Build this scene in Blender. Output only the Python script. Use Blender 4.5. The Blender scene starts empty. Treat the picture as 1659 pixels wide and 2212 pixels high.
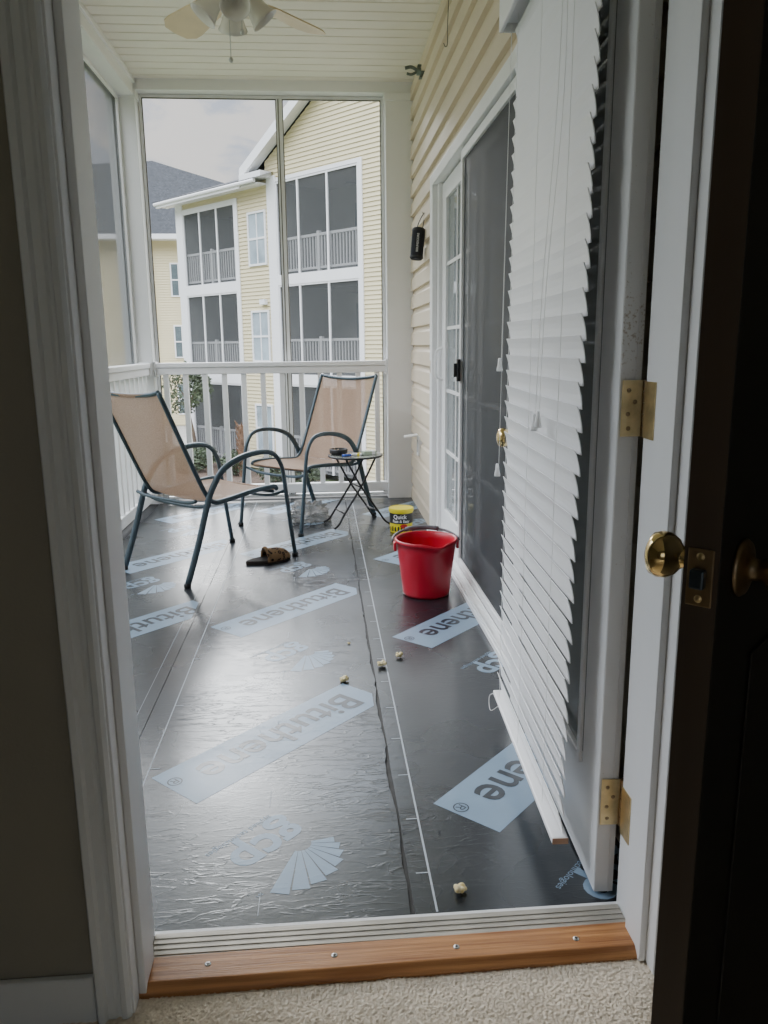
import bpy, bmesh, math, random
from mathutils import Vector, Matrix, noise
R = math.radians
random.seed(7)
S = bpy.context.scene
C = S.collection
V = Vector
# ------------------------------------------------------------------ camera
F = 1700.0
CAM = V((0, 0, 1.13))
ROT = Matrix.Rotation(-R(4.44), 3, 'Z') @ Matrix.Rotation(R(78.0), 3, 'X') @ Matrix.Rotation(-R(0.6), 3, 'Z')
cd = bpy.data.cameras.new('camera'); cam = bpy.data.objects.new('camera', cd); C.objects.link(cam)
cam.matrix_world = Matrix.Translation(CAM) @ ROT.to_4x4()
cd.sensor_fit = 'VERTICAL'; cd.sensor_height = 36; cd.lens = F / 2212 * 36
cd.clip_start = .02; cd.clip_end = 2000
S.camera = cam
def ray(px, py): return ROT @ V(((px - 829.5) / F, -(py - 1106) / F, -1))
def on_z(px, py, z=0.0):
    d = ray(px, py); return CAM + d * ((z - CAM.z) / d.z)
def on_x(px, py, x):
    d = ray(px, py); return CAM + d * (x / d.x)
def on_y(px, py, y):
    d = ray(px, py); return CAM + d * (y / d.y)
# ------------------------------------------------------------------ world and sun
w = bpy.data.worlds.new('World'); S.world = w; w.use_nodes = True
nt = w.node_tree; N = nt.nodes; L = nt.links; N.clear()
SAZ, SEL = R(-12), R(24)
SUN = V((math.sin(SAZ) * math.cos(SEL), math.cos(SAZ) * math.cos(SEL), math.sin(SEL))).normalized()
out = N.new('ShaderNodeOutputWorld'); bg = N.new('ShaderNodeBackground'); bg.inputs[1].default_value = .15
sky = N.new('ShaderNodeTexSky'); sky.sky_type = 'NISHITA'; sky.sun_disc = False
sky.sun_elevation = math.asin(SUN.z); sky.sun_rotation = math.atan2(SUN.x, SUN.y)
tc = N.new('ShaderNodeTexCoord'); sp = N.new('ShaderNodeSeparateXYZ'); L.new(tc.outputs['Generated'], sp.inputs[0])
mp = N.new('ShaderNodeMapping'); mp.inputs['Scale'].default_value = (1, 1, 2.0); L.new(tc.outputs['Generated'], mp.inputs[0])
nz = N.new('ShaderNodeTexNoise'); nz.inputs['Scale'].default_value = 11; nz.inputs['Detail'].default_value = 9; nz.inputs['Roughness'].default_value = .55; nz.inputs['Distortion'].default_value = .4
L.new(mp.outputs[0], nz.inputs[0])
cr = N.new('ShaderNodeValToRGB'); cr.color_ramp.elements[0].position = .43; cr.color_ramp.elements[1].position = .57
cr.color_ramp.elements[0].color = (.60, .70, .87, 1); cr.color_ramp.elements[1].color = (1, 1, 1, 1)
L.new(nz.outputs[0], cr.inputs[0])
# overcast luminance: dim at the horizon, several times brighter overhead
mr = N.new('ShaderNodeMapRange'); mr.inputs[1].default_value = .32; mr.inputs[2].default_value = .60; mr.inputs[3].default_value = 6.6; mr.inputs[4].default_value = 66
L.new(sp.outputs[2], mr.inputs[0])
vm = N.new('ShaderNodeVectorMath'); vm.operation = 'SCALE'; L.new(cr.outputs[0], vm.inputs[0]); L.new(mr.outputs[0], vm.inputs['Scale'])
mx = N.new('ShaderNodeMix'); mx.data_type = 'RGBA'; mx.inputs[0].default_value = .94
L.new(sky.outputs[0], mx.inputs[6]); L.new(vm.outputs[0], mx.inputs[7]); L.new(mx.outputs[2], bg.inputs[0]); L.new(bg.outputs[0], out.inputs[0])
sl = bpy.data.lights.new('sun', 'SUN'); sl.energy = 1.3; sl.angle = R(15); sl.color = (1, .99, .97)
so = bpy.data.objects.new('sun', sl); C.objects.link(so); so.location = (-6, 4, 9)
so.rotation_euler = SUN.to_track_quat('Z', 'Y').to_euler()
# ------------------------------------------------------------------ materials
def lin(c): return tuple(c) + (1,)
def M(name, col, rough=.6, metal=0.0, var=0.0, vscale=4, bump=0.0, bscale=60, stretch=(1, 1, 1), detail=4, spec=.5, world=False, col2=None, dist=.004, vstretch=(1, 1, 1), rvar=0.0):
    m = bpy.data.materials.new(name); m.use_nodes = True
    n = m.node_tree.nodes; l = m.node_tree.links; b = n['Principled BSDF']
    b.inputs['Base Color'].default_value = lin(col); b.inputs['Roughness'].default_value = rough
    b.inputs['Metallic'].default_value = metal; b.inputs['Specular IOR Level'].default_value = spec
    if world: src = n.new('ShaderNodeNewGeometry').outputs['Position']
    else: src = n.new('ShaderNodeTexCoord').outputs['Object']
    if var or col2:
        mpp = n.new('ShaderNodeMapping'); mpp.inputs['Scale'].default_value = vstretch; l.new(src, mpp.inputs[0])
        t = n.new('ShaderNodeTexNoise'); t.inputs['Scale'].default_value = vscale; t.inputs['Detail'].default_value = 6; l.new(mpp.outputs[0], t.inputs[0])
        c = n.new('ShaderNodeValToRGB'); c.color_ramp.elements[0].position = .32; c.color_ramp.elements[1].position = .68
        c.color_ramp.elements[0].color = lin([x * (1 - var) for x in (col2 or col)])
        c.color_ramp.elements[1].color = lin([min(.95, x * (1 + var)) for x in col])
        l.new(t.outputs[0], c.inputs[0]); l.new(c.outputs[0], b.inputs['Base Color'])
    if bump:
        mpp = n.new('ShaderNodeMapping'); mpp.inputs['Scale'].default_value = stretch; l.new(src, mpp.inputs[0])
        t = n.new('ShaderNodeTexNoise'); t.inputs['Scale'].default_value = bscale; t.inputs['Detail'].default_value = detail; l.new(mpp.outputs[0], t.inputs[0])
        bb = n.new('ShaderNodeBump'); bb.inputs['Strength'].default_value = bump; bb.inputs['Distance'].default_value = dist
        l.new(t.outputs[0], bb.inputs['Height']); l.new(bb.outputs[0], b.inputs['Normal'])
    return m
def membrane(name, col, rough, strength=.55, spec=.9):
    m = bpy.data.materials.new(name); m.use_nodes = True
    n = m.node_tree.nodes; l = m.node_tree.links; b = n['Principled BSDF']
    b.inputs['Base Color'].default_value = lin(col); b.inputs['IOR'].default_value = 1.55; b.inputs['Specular IOR Level'].default_value = spec
    b.inputs['Specular Tint'].default_value = (.90, .96, 1, 1)
    g = n.new('ShaderNodeNewGeometry')
    def ns(scale, st, det, dis=0):
        mpp = n.new('ShaderNodeMapping'); mpp.inputs['Scale'].default_value = st; l.new(g.outputs['Position'], mpp.inputs[0])
        t = n.new('ShaderNodeTexNoise'); t.inputs['Scale'].default_value = scale; t.inputs['Detail'].default_value = det; t.inputs['Distortion'].default_value = dis
        l.new(mpp.outputs[0], t.inputs[0]); return t.outputs[0]
    a = ns(1, (8, 32, 1), 3, .9); c = ns(2.3, (1, 1, 1), 3); d = ns(1, (30, 80, 1), 4, .8); e = ns(1.7, (1, 1, 1), 2)
    ab = n.new('ShaderNodeMath'); ab.operation = 'SUBTRACT'; l.new(a, ab.inputs[0]); ab.inputs[1].default_value = .5
    ab2 = n.new('ShaderNodeMath'); ab2.operation = 'ABSOLUTE'; l.new(ab.outputs[0], ab2.inputs[0])
    mr1 = n.new('ShaderNodeMapRange'); mr1.inputs[1].default_value = 0; mr1.inputs[2].default_value = .040; mr1.inputs[3].default_value = 1; mr1.inputs[4].default_value = 0
    mr1.interpolation_type = 'SMOOTHSTEP'; l.new(ab2.outputs[0], mr1.inputs[0])
    pm = n.new('ShaderNodeMapRange'); pm.inputs[1].default_value = .40; pm.inputs[2].default_value = .60; pm.inputs[3].default_value = .12; pm.inputs[4].default_value = .7; l.new(e, pm.inputs[0])
    m0 = n.new('ShaderNodeMath'); m0.operation = 'MULTIPLY'; l.new(mr1.outputs[0], m0.inputs[0]); l.new(pm.outputs[0], m0.inputs[1])
    m1 = n.new('ShaderNodeMath'); m1.operation = 'MULTIPLY_ADD'; l.new(m0.outputs[0], m1.inputs[0]); m1.inputs[1].default_value = .48; l.new(c, m1.inputs[2])
    m2 = n.new('ShaderNodeMath'); m2.operation = 'MULTIPLY_ADD'; l.new(d, m2.inputs[0]); m2.inputs[1].default_value = .22; l.new(m1.outputs[0], m2.inputs[2])
    bb = n.new('ShaderNodeBump'); bb.inputs['Strength'].default_value = strength; bb.inputs['Distance'].default_value = .003
    l.new(m2.outputs[0], bb.inputs['Height']); l.new(bb.outputs[0], b.inputs['Normal'])
    q = n.new('ShaderNodeMapRange'); q.inputs[1].default_value = .3; q.inputs[2].default_value = .7; q.inputs[3].default_value = rough - .05; q.inputs[4].default_value = rough + .07
    l.new(c, q.inputs[0]); l.new(q.outputs[0], b.inputs['Roughness'])
    return m
def seethrough(name, col, base, graz, rough=.6):
    m = bpy.data.materials.new(name); m.use_nodes = True
    n = m.node_tree.nodes; l = m.node_tree.links; n.clear()
    o = n.new('ShaderNodeOutputMaterial'); t = n.new('ShaderNodeBsdfTransparent'); d = n.new('ShaderNodeBsdfPrincipled')
    d.inputs['Base Color'].default_value = lin(col); d.inputs['Roughness'].default_value = rough
    lw = n.new('ShaderNodeLayerWeight'); lw.inputs[0].default_value = .5
    p = n.new('ShaderNodeMath'); p.operation = 'POWER'; l.new(lw.outputs['Facing'], p.inputs[0]); p.inputs[1].default_value = 3
    q = n.new('ShaderNodeMath'); q.operation = 'MULTIPLY_ADD'; l.new(p.outputs[0], q.inputs[0]); q.inputs[1].default_value = graz; q.inputs[2].default_value = base; q.use_clamp = True
    x = n.new('ShaderNodeMixShader'); l.new(q.outputs[0], x.inputs[0]); l.new(t.outputs[0], x.inputs[1]); l.new(d.outputs[0], x.inputs[2]); l.new(x.outputs[0], o.inputs[0])
    return m
def glassmat(name, tint, refl=.12, haze=0.0):
    m = bpy.data.materials.new(name); m.use_nodes = True
    n = m.node_tree.nodes; l = m.node_tree.links; n.clear()
    o = n.new('ShaderNodeOutputMaterial'); t = n.new('ShaderNodeBsdfTransparent'); t.inputs[0].default_value = lin(tint)
    d = n.new('ShaderNodeBsdfGlossy'); d.inputs['Roughness'].default_value = .03
    f = n.new('ShaderNodeFresnel'); f.inputs[0].default_value = 1.5
    a = n.new('ShaderNodeMath'); a.operation = 'ADD'; l.new(f.outputs[0], a.inputs[0]); a.inputs[1].default_value = refl * .5
    x = n.new('ShaderNodeMixShader'); l.new(a.outputs[0], x.inputs[0]); l.new(t.outputs[0], x.inputs[1]); l.new(d.outputs[0], x.inputs[2])
    if haze:
        df = n.new('ShaderNodeBsdfDiffuse'); df.inputs[0].default_value = (.7, .75, .75, 1); y = n.new('ShaderNodeMixShader'); y.inputs[0].default_value = haze
        l.new(x.outputs[0], y.inputs[1]); l.new(df.outputs[0], y.inputs[2]); l.new(y.outputs[0], o.inputs[0])
    else: l.new(x.outputs[0], o.inputs[0])
    return m
m_white = M('white_vinyl', (.88, .88, .87), .4, var=.02, vscale=3, bump=.04, bscale=200)
m_paint = M('white_door_paint', (.88, .89, .90), .38, var=.02, vscale=2.5)
def speckle(name, col, dirt):
    m = M(name, col, .45, var=.04, vscale=3)
    n = m.node_tree.nodes; l = m.node_tree.links; b = n['Principled BSDF']
    src = n.new('ShaderNodeTexCoord').outputs['Object']
    t = n.new('ShaderNodeTexNoise'); t.inputs['Scale'].default_value = 190; t.inputs['Detail'].default_value = 2; l.new(src, t.inputs[0])
    t2 = n.new('ShaderNodeTexNoise'); t2.inputs['Scale'].default_value = 3; l.new(src, t2.inputs[0])
    a = n.new('ShaderNodeMath'); a.operation = 'MULTIPLY'; l.new(t.outputs[0], a.inputs[0]); l.new(t2.outputs[0], a.inputs[1])
    c = n.new('ShaderNodeValToRGB'); c.color_ramp.elements[0].position = .35; c.color_ramp.elements[1].position = .46; l.new(a.outputs[0], c.inputs[0])
    x = n.new('ShaderNodeMix'); x.data_type = 'RGBA'; l.new(c.outputs[0], x.inputs[0])
    old = b.inputs['Base Color'].links[0].from_socket; l.new(old, x.inputs[6]); x.inputs[7].default_value = lin(dirt); l.new(x.outputs[2], b.inputs['Base Color'])
    return m
m_edge = speckle('weathered_white_edge', (.80, .79, .77), (.52, .44, .36))
m_blind = M('white_blind', (.94, .94, .94), .35, var=.01, vscale=6)
m_cord = M('white_cord', (.90, .90, .88), .8)
m_siding = M('beige_siding', (.72, .62, .47), .5, var=.05, vscale=2.2, bump=.12, bscale=30, stretch=(1, 1, 6))
m_ceil = M('cream_soffit', (.93, .88, .77), .5, var=.03, vscale=1.2, bump=.05, bscale=60)
m_ysiding = M('yellow_siding', (.60, .53, .34), .6, var=.05, vscale=.7)
m_ywhite = M('building_trim', (.76, .76, .77), .5, var=.03, vscale=1)
m_shingle = M('grey_shingle', (.034, .037, .042), .9, var=.30, vscale=7, spec=.2, bump=.5, bscale=8, stretch=(1, 1, 5), dist=.05)
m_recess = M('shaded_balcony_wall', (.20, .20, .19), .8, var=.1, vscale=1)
m_balrail = M('balcony_rail', (.54, .54, .54), .5)
m_pane = M('window_pane', (.30, .36, .40), .12, var=.25, vscale=1.5)
m_curt = M('window_pane_dark', (.10, .13, .14), .12, var=.2, vscale=1.5)
m_screen = seethrough('insect_screen', (.06, .07, .08), .04, 1.6)
m_escreen = seethrough('end_insect_screen', (.5, .5, .5), .03, .4)
m_dscreen = seethrough('dark_insect_screen', (.022, .026, .031), .74, .1)
m_bscreen = seethrough('balcony_screen', (.12, .125, .13), .36, .3)
m_alu = M('dull_aluminium', (.46, .43, .37), .45, .3, var=.15, vscale=12, bump=.2, bscale=80, stretch=(.05, 1, 1))
m_bronze = M('dark_bronze_frame', (.13, .12, .10), .45, .4)
m_mem = membrane('black_membrane_film', (.015, .018, .023), .27, .32, .95)
m_band = membrane('printed_blue_grey', (.25, .35, .46), .34, .22, .5)
m_ink = membrane('dark_printed_ink', (.032, .038, .048), .32, .22, .6)
m_line = M('white_printed_line', (.45, .49, .53), .5)
m_mastic = M('black_mastic', (.012, .012, .012), .6, bump=.5, bscale=30)
m_wallin = M('interior_wall_paint', (.36, .34, .28), .75, var=.03, vscale=1.5, bump=.12, bscale=160)
m_trim = M('interior_trim_paint', (.84, .87, .89), .35)
m_brown = M('dark_interior_door', (.032, .028, .025), .5, var=.1, vscale=3)
m_brownedge = M('dark_door_edge', (.095, .068, .05), .55, var=.2, vscale=8, vstretch=(1, 1, .1))
m_wood = M('oak_threshold', (.60, .29, .11), .38, var=.08, vscale=7, vstretch=(.5, 14, 14), col2=(.36, .14, .045), bump=.2, bscale=14, stretch=(1, 40, 40))
m_brass = M('brass', (.85, .64, .30), .12, 1.0, var=.05)
m_brassold = M('worn_brass', (.66, .52, .28), .34, 1.0, var=.22, vscale=30, bump=.15, bscale=120)
m_bronzep = M('bronze_plate', (.38, .28, .17), .38, 1.0, var=.2, vscale=40)
m_steel = M('screw_steel', (.6, .6, .58), .35, 1.0)
m_blackp = M('black_plastic', (.02, .02, .022), .4)
m_blackm = M('black_metal', (.022, .022, .024), .4, .3)
m_tube = M('slate_tube_frame', (.060, .092, .112), .36, .2, var=.08)
m_red = M('red_bucket_plastic', (.54, .008, .030), .33, var=.06, vscale=3, bump=.08, bscale=40)
m_greyp = M('grey_plastic', (.14, .13, .14), .45)
m_yellow = M('yellow_plastic', (.86, .72, .02), .35)
m_labelb = M('black_label', (.02, .02, .02), .35)
m_redink = M('red_ink', (.6, .03, .02), .5)
m_whiteink = M('white_ink', (.8, .8, .8), .5)
m_pop = M('popcorn_flesh', (.84, .62, .20), .8, col2=(.92, .84, .58), vscale=70, bump=.6, bscale=150, dist=.003)
m_carpet = M('beige_carpet_pile', (.95, .82, .66), .95, var=.03, vscale=160, col2=(.80, .67, .51), bump=.2, bscale=500, dist=.002)
m_bag = seethrough('clear_plastic_bag', (.50, .50, .48), .6, .4, .12)
m_grass = M('lawn', (.055, .075, .028), .95, var=.2, vscale=.6, col2=(.09, .09, .045))
m_mulch = M('brown_mulch', (.09, .06, .042), .95, var=.35, vscale=8)
m_path = M('concrete_path', (.30, .29, .27), .9, var=.08, vscale=2)
m_bark = M('bark', (.12, .085, .06), .9, var=.3, vscale=9, vstretch=(1, 1, .2), bump=.5, bscale=20)
m_leafA = M('shrub_leaves', (.042, .062, .027), .6, var=.35, vscale=3)
m_leafB = M('tree_leaves', (.050, .068, .030), .6, var=.4, vscale=1.5)
m_palmtrunk = M('reddish_trunk', (.15, .085, .05), .9, var=.35, vscale=9, vstretch=(3, 3, .5))
m_shade = M('frosted_lamp_glass', (.84, .81, .74), .2, var=.05)
m_fanblade = M('cream_fan_blade', (.80, .64, .40), .4, var=.05, vscale=9)
m_fanbody = M('white_fan_body', (.78, .74, .66), .35)
m_glass = glassmat('clear_glass', (.82, .86, .85), .10, .22)
m_dglass = glassmat('door_glass', (.88, .92, .90), .20, .30)
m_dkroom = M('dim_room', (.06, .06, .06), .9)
m_clamp = M('grey_green_metal', (.16, .19, .17), .45, .6, var=.2, vscale=30)
m_fab = bpy.data.materials.new('tan_sling_fabric'); m_fab.use_nodes = True
n = m_fab.node_tree.nodes; l = m_fab.node_tree.links; n.clear()
o_ = n.new('ShaderNodeOutputMaterial'); b_ = n.new('ShaderNodeBsdfPrincipled'); b_.inputs['Roughness'].default_value = .75
tcx = n.new('ShaderNodeTexCoord'); wv = n.new('ShaderNodeTexNoise'); wv.inputs['Scale'].default_value = 240; l.new(tcx.outputs['Object'], wv.inputs[0])
crx = n.new('ShaderNodeValToRGB'); crx.color_ramp.elements[0].color = (.36, .235, .155, 1); crx.color_ramp.elements[1].color = (.54, .37, .26, 1)
crx.color_ramp.elements[0].position = .35; crx.color_ramp.elements[1].position = .65
l.new(wv.outputs[0], crx.inputs[0]); l.new(crx.outputs[0], b_.inputs['Base Color'])
tl = n.new('ShaderNodeBsdfTranslucent'); tl.inputs[0].default_value = (.48, .31, .21, 1); mxa = n.new('ShaderNodeMixShader'); mxa.inputs[0].default_value = .28
l.new(b_.outputs[0], mxa.inputs[1]); l.new(tl.outputs[0], mxa.inputs[2])
tp = n.new('ShaderNodeBsdfTransparent'); mxb = n.new('ShaderNodeMixShader'); mxb.inputs[0].default_value = .12
l.new(mxa.outputs[0], mxb.inputs[1]); l.new(tp.outputs[0], mxb.inputs[2]); l.new(mxb.outputs[0], o_.inputs[0])
def voro(name, stops, scale, rough=.8, vec=(1, 1, 1)):
    m = bpy.data.materials.new(name); m.use_nodes = True
    n = m.node_tree.nodes; l = m.node_tree.links; b = n['Principled BSDF']; b.inputs['Roughness'].default_value = rough
    t = n.new('ShaderNodeTexCoord'); v = n.new('ShaderNodeTexVoronoi'); v.inputs['Scale'].default_value = scale; l.new(t.outputs['Object'], v.inputs[0])
    c = n.new('ShaderNodeValToRGB'); c.color_ramp.interpolation = 'CONSTANT'
    e = c.color_ramp.elements; e[0].position = stops[0][0]; e[0].color = lin(stops[0][1]); e[1].position = stops[1][0]; e[1].color = lin(stops[1][1])
    for p, q in stops[2:]:
        k = e.new(p); k.color = lin(q)
    l.new(v.outputs['Distance'], c.inputs[0]); l.new(c.outputs[0], b.inputs['Base Color']); return m
m_leopard = voro('leopard_plush', [(0, (.14, .07, .03)), (.22, (.015, .01, .008)), (.42, (.22, .13, .06))], 42, .95)
m_mosaic = voro('mosaic_top', [(0, (.50, .50, .42)), (.2, (.22, .26, .22)), (.36, (.58, .60, .52)), (.5, (.16, .16, .15))], 45, .1)
# ------------------------------------------------------------------ mesh helpers
def nb(): return bmesh.new()
def hexa(bm, p):
    v = [bm.verts.new(q) for q in p]
    for f in ((0, 3, 2, 1), (4, 5, 6, 7), (0, 1, 5, 4), (1, 2, 6, 5), (2, 3, 7, 6), (3, 0, 4, 7)):
        bm.faces.new([v[i] for i in f])
def box(bm, x0, x1, y0, y1, z0, z1):
    hexa(bm, [(x0, y0, z0), (x1, y0, z0), (x1, y1, z0), (x0, y1, z0), (x0, y0, z1), (x1, y0, z1), (x1, y1, z1), (x0, y1, z1)])
def obox(bm, c, a, b, d):
    c, a, b, d = V(c), V(a), V(b), V(d)
    hexa(bm, [c - a - b - d, c + a - b - d, c + a + b - d, c - a + b - d, c - a - b + d, c + a - b + d, c + a + b + d, c - a + b + d])
def smooth(pts, k=6):
    pts = [V(p) for p in pts]; o = []
    q = [pts[0] * 2 - pts[1]] + pts + [pts[-1] * 2 - pts[-2]]
    for i in range(1, len(q) - 2):
        a, b, c, d = q[i - 1:i + 3]
        for j in range(k):
            t = j / k
            o.append(.5 * ((2 * b) + (c - a) * t + (2 * a - 5 * b + 4 * c - d) * t * t + (3 * b - a - 3 * c + d) * t ** 3))
    o.append(pts[-1]); return o
def tube(bm, pts, r, n=8, r2=None, rad=None):
    pts = [V(p) for p in pts]; rings = []; up = None
    for i, p in enumerate(pts):
        d = (pts[min(i + 1, len(pts) - 1)] - pts[max(i - 1, 0)]).normalized()
        if up is None: up = d.orthogonal().normalized()
        up = (up - d * up.dot(d)); up = up.normalized() if up.length > 1e-6 else d.orthogonal().normalized()
        s = d.cross(up); rr = rad[i] if rad else r
        rings.append([bm.verts.new(p + up * rr * math.cos(2 * math.pi * k / n) + s * (r2 or rr) * math.sin(2 * math.pi * k / n)) for k in range(n)])
    for a, b in zip(rings, rings[1:]):
        for k in range(n): bm.faces.new((a[k], a[(k + 1) % n], b[(k + 1) % n], b[k]))
    bm.faces.new(rings[0][::-1]); bm.faces.new(rings[-1])
def lathe(bm, prof, n=32, mat=None, cap=False):
    mat = mat or Matrix.Identity(4); rings = []
    for r, z in prof:
        rings.append([bm.verts.new(mat @ V((r * math.cos(2 * math.pi * k / n), r * math.sin(2 * math.pi * k / n), z))) for k in range(n)])
    for a, b in zip(rings, rings[1:]):
        for k in range(n): bm.faces.new((a[k], a[(k + 1) % n], b[(k + 1) % n], b[k]))
    if cap: bm.faces.new(rings[0][::-1]); bm.faces.new(rings[-1])
    return rings
def align(p, d):
    return Matrix.Translation(V(p)) @ V(d).normalized().to_track_quat('Z', 'Y').to_matrix().to_4x4()
def poly(bm, pts): return bm.faces.new([bm.verts.new(p) for p in pts])
def merge(bm, tmp, mat=None):
    me = bpy.data.meshes.new('tmp'); tmp.to_mesh(me); tmp.free()
    if mat: me.transform(mat)
    bm.from_mesh(me); bpy.data.meshes.remove(me)
def clip(bm, co, no):
    bmesh.ops.bisect_plane(bm, geom=bm.verts[:] + bm.edges[:] + bm.faces[:], plane_co=co, plane_no=no, clear_outer=True)
def text(body, size, off=0.0):
    cu = bpy.data.curves.new('tmptext', 'FONT'); cu.body = body; cu.size = size; cu.offset = off; cu.align_x = 'CENTER'; cu.align_y = 'CENTER'; cu.resolution_u = 4
    ob = bpy.data.objects.new('tmptext', cu); C.objects.link(ob); bpy.context.view_layer.update()
    me = bpy.data.meshes.new_from_object(ob.evaluated_get(bpy.context.evaluated_depsgraph_get()))
    bm = bmesh.new(); bm.from_mesh(me); bpy.data.objects.remove(ob); bpy.data.curves.remove(cu); bpy.data.meshes.remove(me); return bm
INV = {}
def link(name, bm, mat, sm=False, bevel=0, fix=True):
    if fix: bmesh.ops.recalc_face_normals(bm, faces=bm.faces[:])
    me = bpy.data.meshes.new(name); bm.to_mesh(me); bm.free(); me.materials.append(mat)
    if sm: me.polygons.foreach_set('use_smooth', [True] * len(me.polygons))
    o = bpy.data.objects.new(name, me); C.objects.link(o)
    if bevel:
        b = o.modifiers.new('bevel', 'BEVEL'); b.width = bevel; b.segments = 2; b.limit_method = 'ANGLE'; b.angle_limit = R(40)
    return o
def root(name, label, cat, loc=(0, 0, 0), rz=0, group=None):
    o = bpy.data.objects.new(name, None); C.objects.link(o); o.location = loc; o.rotation_euler = (0, 0, rz); o.empty_display_size = .1
    o['label'] = label; o['category'] = cat
    if group: o['group'] = group
    INV[o.name] = (Matrix.Translation(V(loc)) @ Matrix.Rotation(rz, 4, 'Z')).inverted(); return o
def part(name, bm, mat, par, world=True, sm=False, bevel=0, label=None, fix=True):
    if world: bm.transform(INV[par.name])
    o = link(name, bm, mat, sm, bevel, fix); o.parent = par; INV[o.name] = INV[par.name]
    if label: o['label'] = label
    return o
def single(name, bm, mat, label, cat, group=None, sm=False, bevel=0, kind=None):
    xs = [v.co for v in bm.verts]
    mn = V([min(v[i] for v in xs) for i in range(3)]); mxx = V([max(v[i] for v in xs) for i in range(3)])
    c = V(((mn.x + mxx.x) / 2, (mn.y + mxx.y) / 2, mn.z))
    bm.transform(Matrix.Translation(-c)); o = link(name, bm, mat, sm, bevel); o.location = c
    o['label'] = label; o['category'] = cat
    if group: o['group'] = group
    if kind: o['kind'] = kind
    return o
def struct(name, bm, mat, label, cat, sm=False, bevel=0):
    o = link(name, bm, mat, sm, bevel); o['kind'] = 'structure'; o['label'] = label; o['category'] = cat; INV[o.name] = Matrix.Identity(4); return o
def dup(o, par=None):
    c = o.copy(); C.objects.link(c); c.parent = par
    for ch in list(o.children): dup(ch, c)
    return c
DUTCH = [(0, 1), (.06, 1.0), (.66, .8), (.78, .30), (1, .05)]
LAP = [(0, 1), (1, 0)]
def lap(O, u, nrm, t0, t1, z0, z1, h, d, prof=LAP):
    O, u, nrm = V(O), V(u), V(nrm); bm = nb(); k = math.floor(z0 / h)
    while k * h < z1:
        prev = None
        pts = [(0, 0)] + list(prof)
        for f, a in pts:
            z = (k + f) * h
            r = (O + u * t0 + nrm * d * a + V((0, 0, z)), O + u * t1 + nrm * d * a + V((0, 0, z)))
            if prev and (prev[0] - r[0]).length > 1e-6: poly(bm, [prev[0], prev[1], r[1], r[0]])
            prev = r
        k += 1
    clip(bm, (0, 0, z1), (0, 0, 1)); clip(bm, (0, 0, z0), (0, 0, -1)); return bm
# ------------------------------------------------------------------ key dimensions
XL, XR = -.35, .575
YI, YO = 1.19, 1.36
XW = .68
YE = 5.82
ZC = 2.87
# ------------------------------------------------------------------ porch floor, ceiling, walls
bm = nb(); box(bm, -1.42, XW + .1, YO - .01, 6.0, -.2, 0)
struct('floor', bm, m_mastic, 'dark porch deck slab under the black waterproofing sheets', 'floor')
bm = nb(); y = YO
while y < 5.78:
    h = .118
    for a, b, z1_, z2_ in ((0, .10, 0, 0), (.10, .105, 0, .009), (.105, .113, .009, .009), (.113, .118, .009, 0)):
        poly(bm, [(-1.2, y + a, ZC + z1_), (XW, y + a, ZC + z1_), (XW, y + b, ZC + z2_), (-1.2, y + b, ZC + z2_)])
    y += h
box(bm, -1.42, XW + .1, YO - .01, 6.0, ZC + .03, ZC + .25)
struct('ceiling', bm, m_ceil, 'cream vinyl plank soffit ceiling of the porch', 'ceiling')
bm = nb()
SY0, SY1, SZ = 2.2, 4.74, 2.06
for (a, b, c, d) in ((YO + .002, SY0, 0, ZC), (SY1, 5.99, 0, ZC), (SY0, SY1, SZ, ZC)):
    merge(bm, lap((XW, 0, 0), (0, 1, 0), (-1, 0, 0), a, b, c, d, .125, .024, DUTCH))
    box(bm, XW + .002, XW + .12, a, b, c + .001, d)
struct('wall_right', bm, m_siding, 'beige horizontal lap siding wall beside the sliding door', 'wall')
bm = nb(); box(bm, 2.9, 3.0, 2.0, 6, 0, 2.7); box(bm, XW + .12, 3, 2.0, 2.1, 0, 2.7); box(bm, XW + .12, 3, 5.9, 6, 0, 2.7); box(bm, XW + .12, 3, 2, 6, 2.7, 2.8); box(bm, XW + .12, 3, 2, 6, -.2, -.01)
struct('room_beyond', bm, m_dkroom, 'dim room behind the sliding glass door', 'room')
bm = nb()
box(bm, -2.6, XL - .02, YI, YO, -.2, 2.75); box(bm, XR + .02, 1.7, YI, YO, -.2, 2.75); box(bm, XL - .02, XR + .02, YI, YO, 2.12, 2.75)
box(bm, -2.6, -1.43, YO, YO + .05, -.2, 2.75)
struct('wall_front', bm, m_wallin, 'dark interior wall around the open doorway', 'wall')
bm = nb(); box(bm, -2.7, -2.6, -2.6, YO, -.2, 2.75); struct('wall_left', bm, m_wallin, 'unlit left wall of the inside room', 'wall')
bm = nb(); box(bm, 1.6, 1.7, -2.6, YI, -.2, 2.75); struct('wall_inner_right', bm, m_wallin, 'unlit right wall of the inside room', 'wall')
bm = nb()
box(bm, -2.7, -1.1, -2.7, -2.6, -.2, 2.75); box(bm, .2, 1.7, -2.7, -2.6, -.2, 2.75); box(bm, -1.1, .2, -2.7, -2.6, -.2, .9); box(bm, -1.1, .2, -2.7, -2.6, 1.95, 2.75)  # unseen gap added behind the camera to brighten the inside room
struct('wall_back', bm, m_wallin, 'back wall of the inside room with an added opening that lets daylight in', 'wall')
bm = nb(); box(bm, -2.7, 1.7, -2.7, YO, 2.751, 2.85); struct('ceiling_inside', bm, m_ceil, 'ceiling of the dark inside room', 'ceiling')
bm = nb(); box(bm, -2.6, 1.6, -2.6, 1.0, -.2, -.006)
nx, ny = 850, 120; x0, x1, y0_, y1_ = -.75, .95, 1.0, 1.245
gr = []
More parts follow.
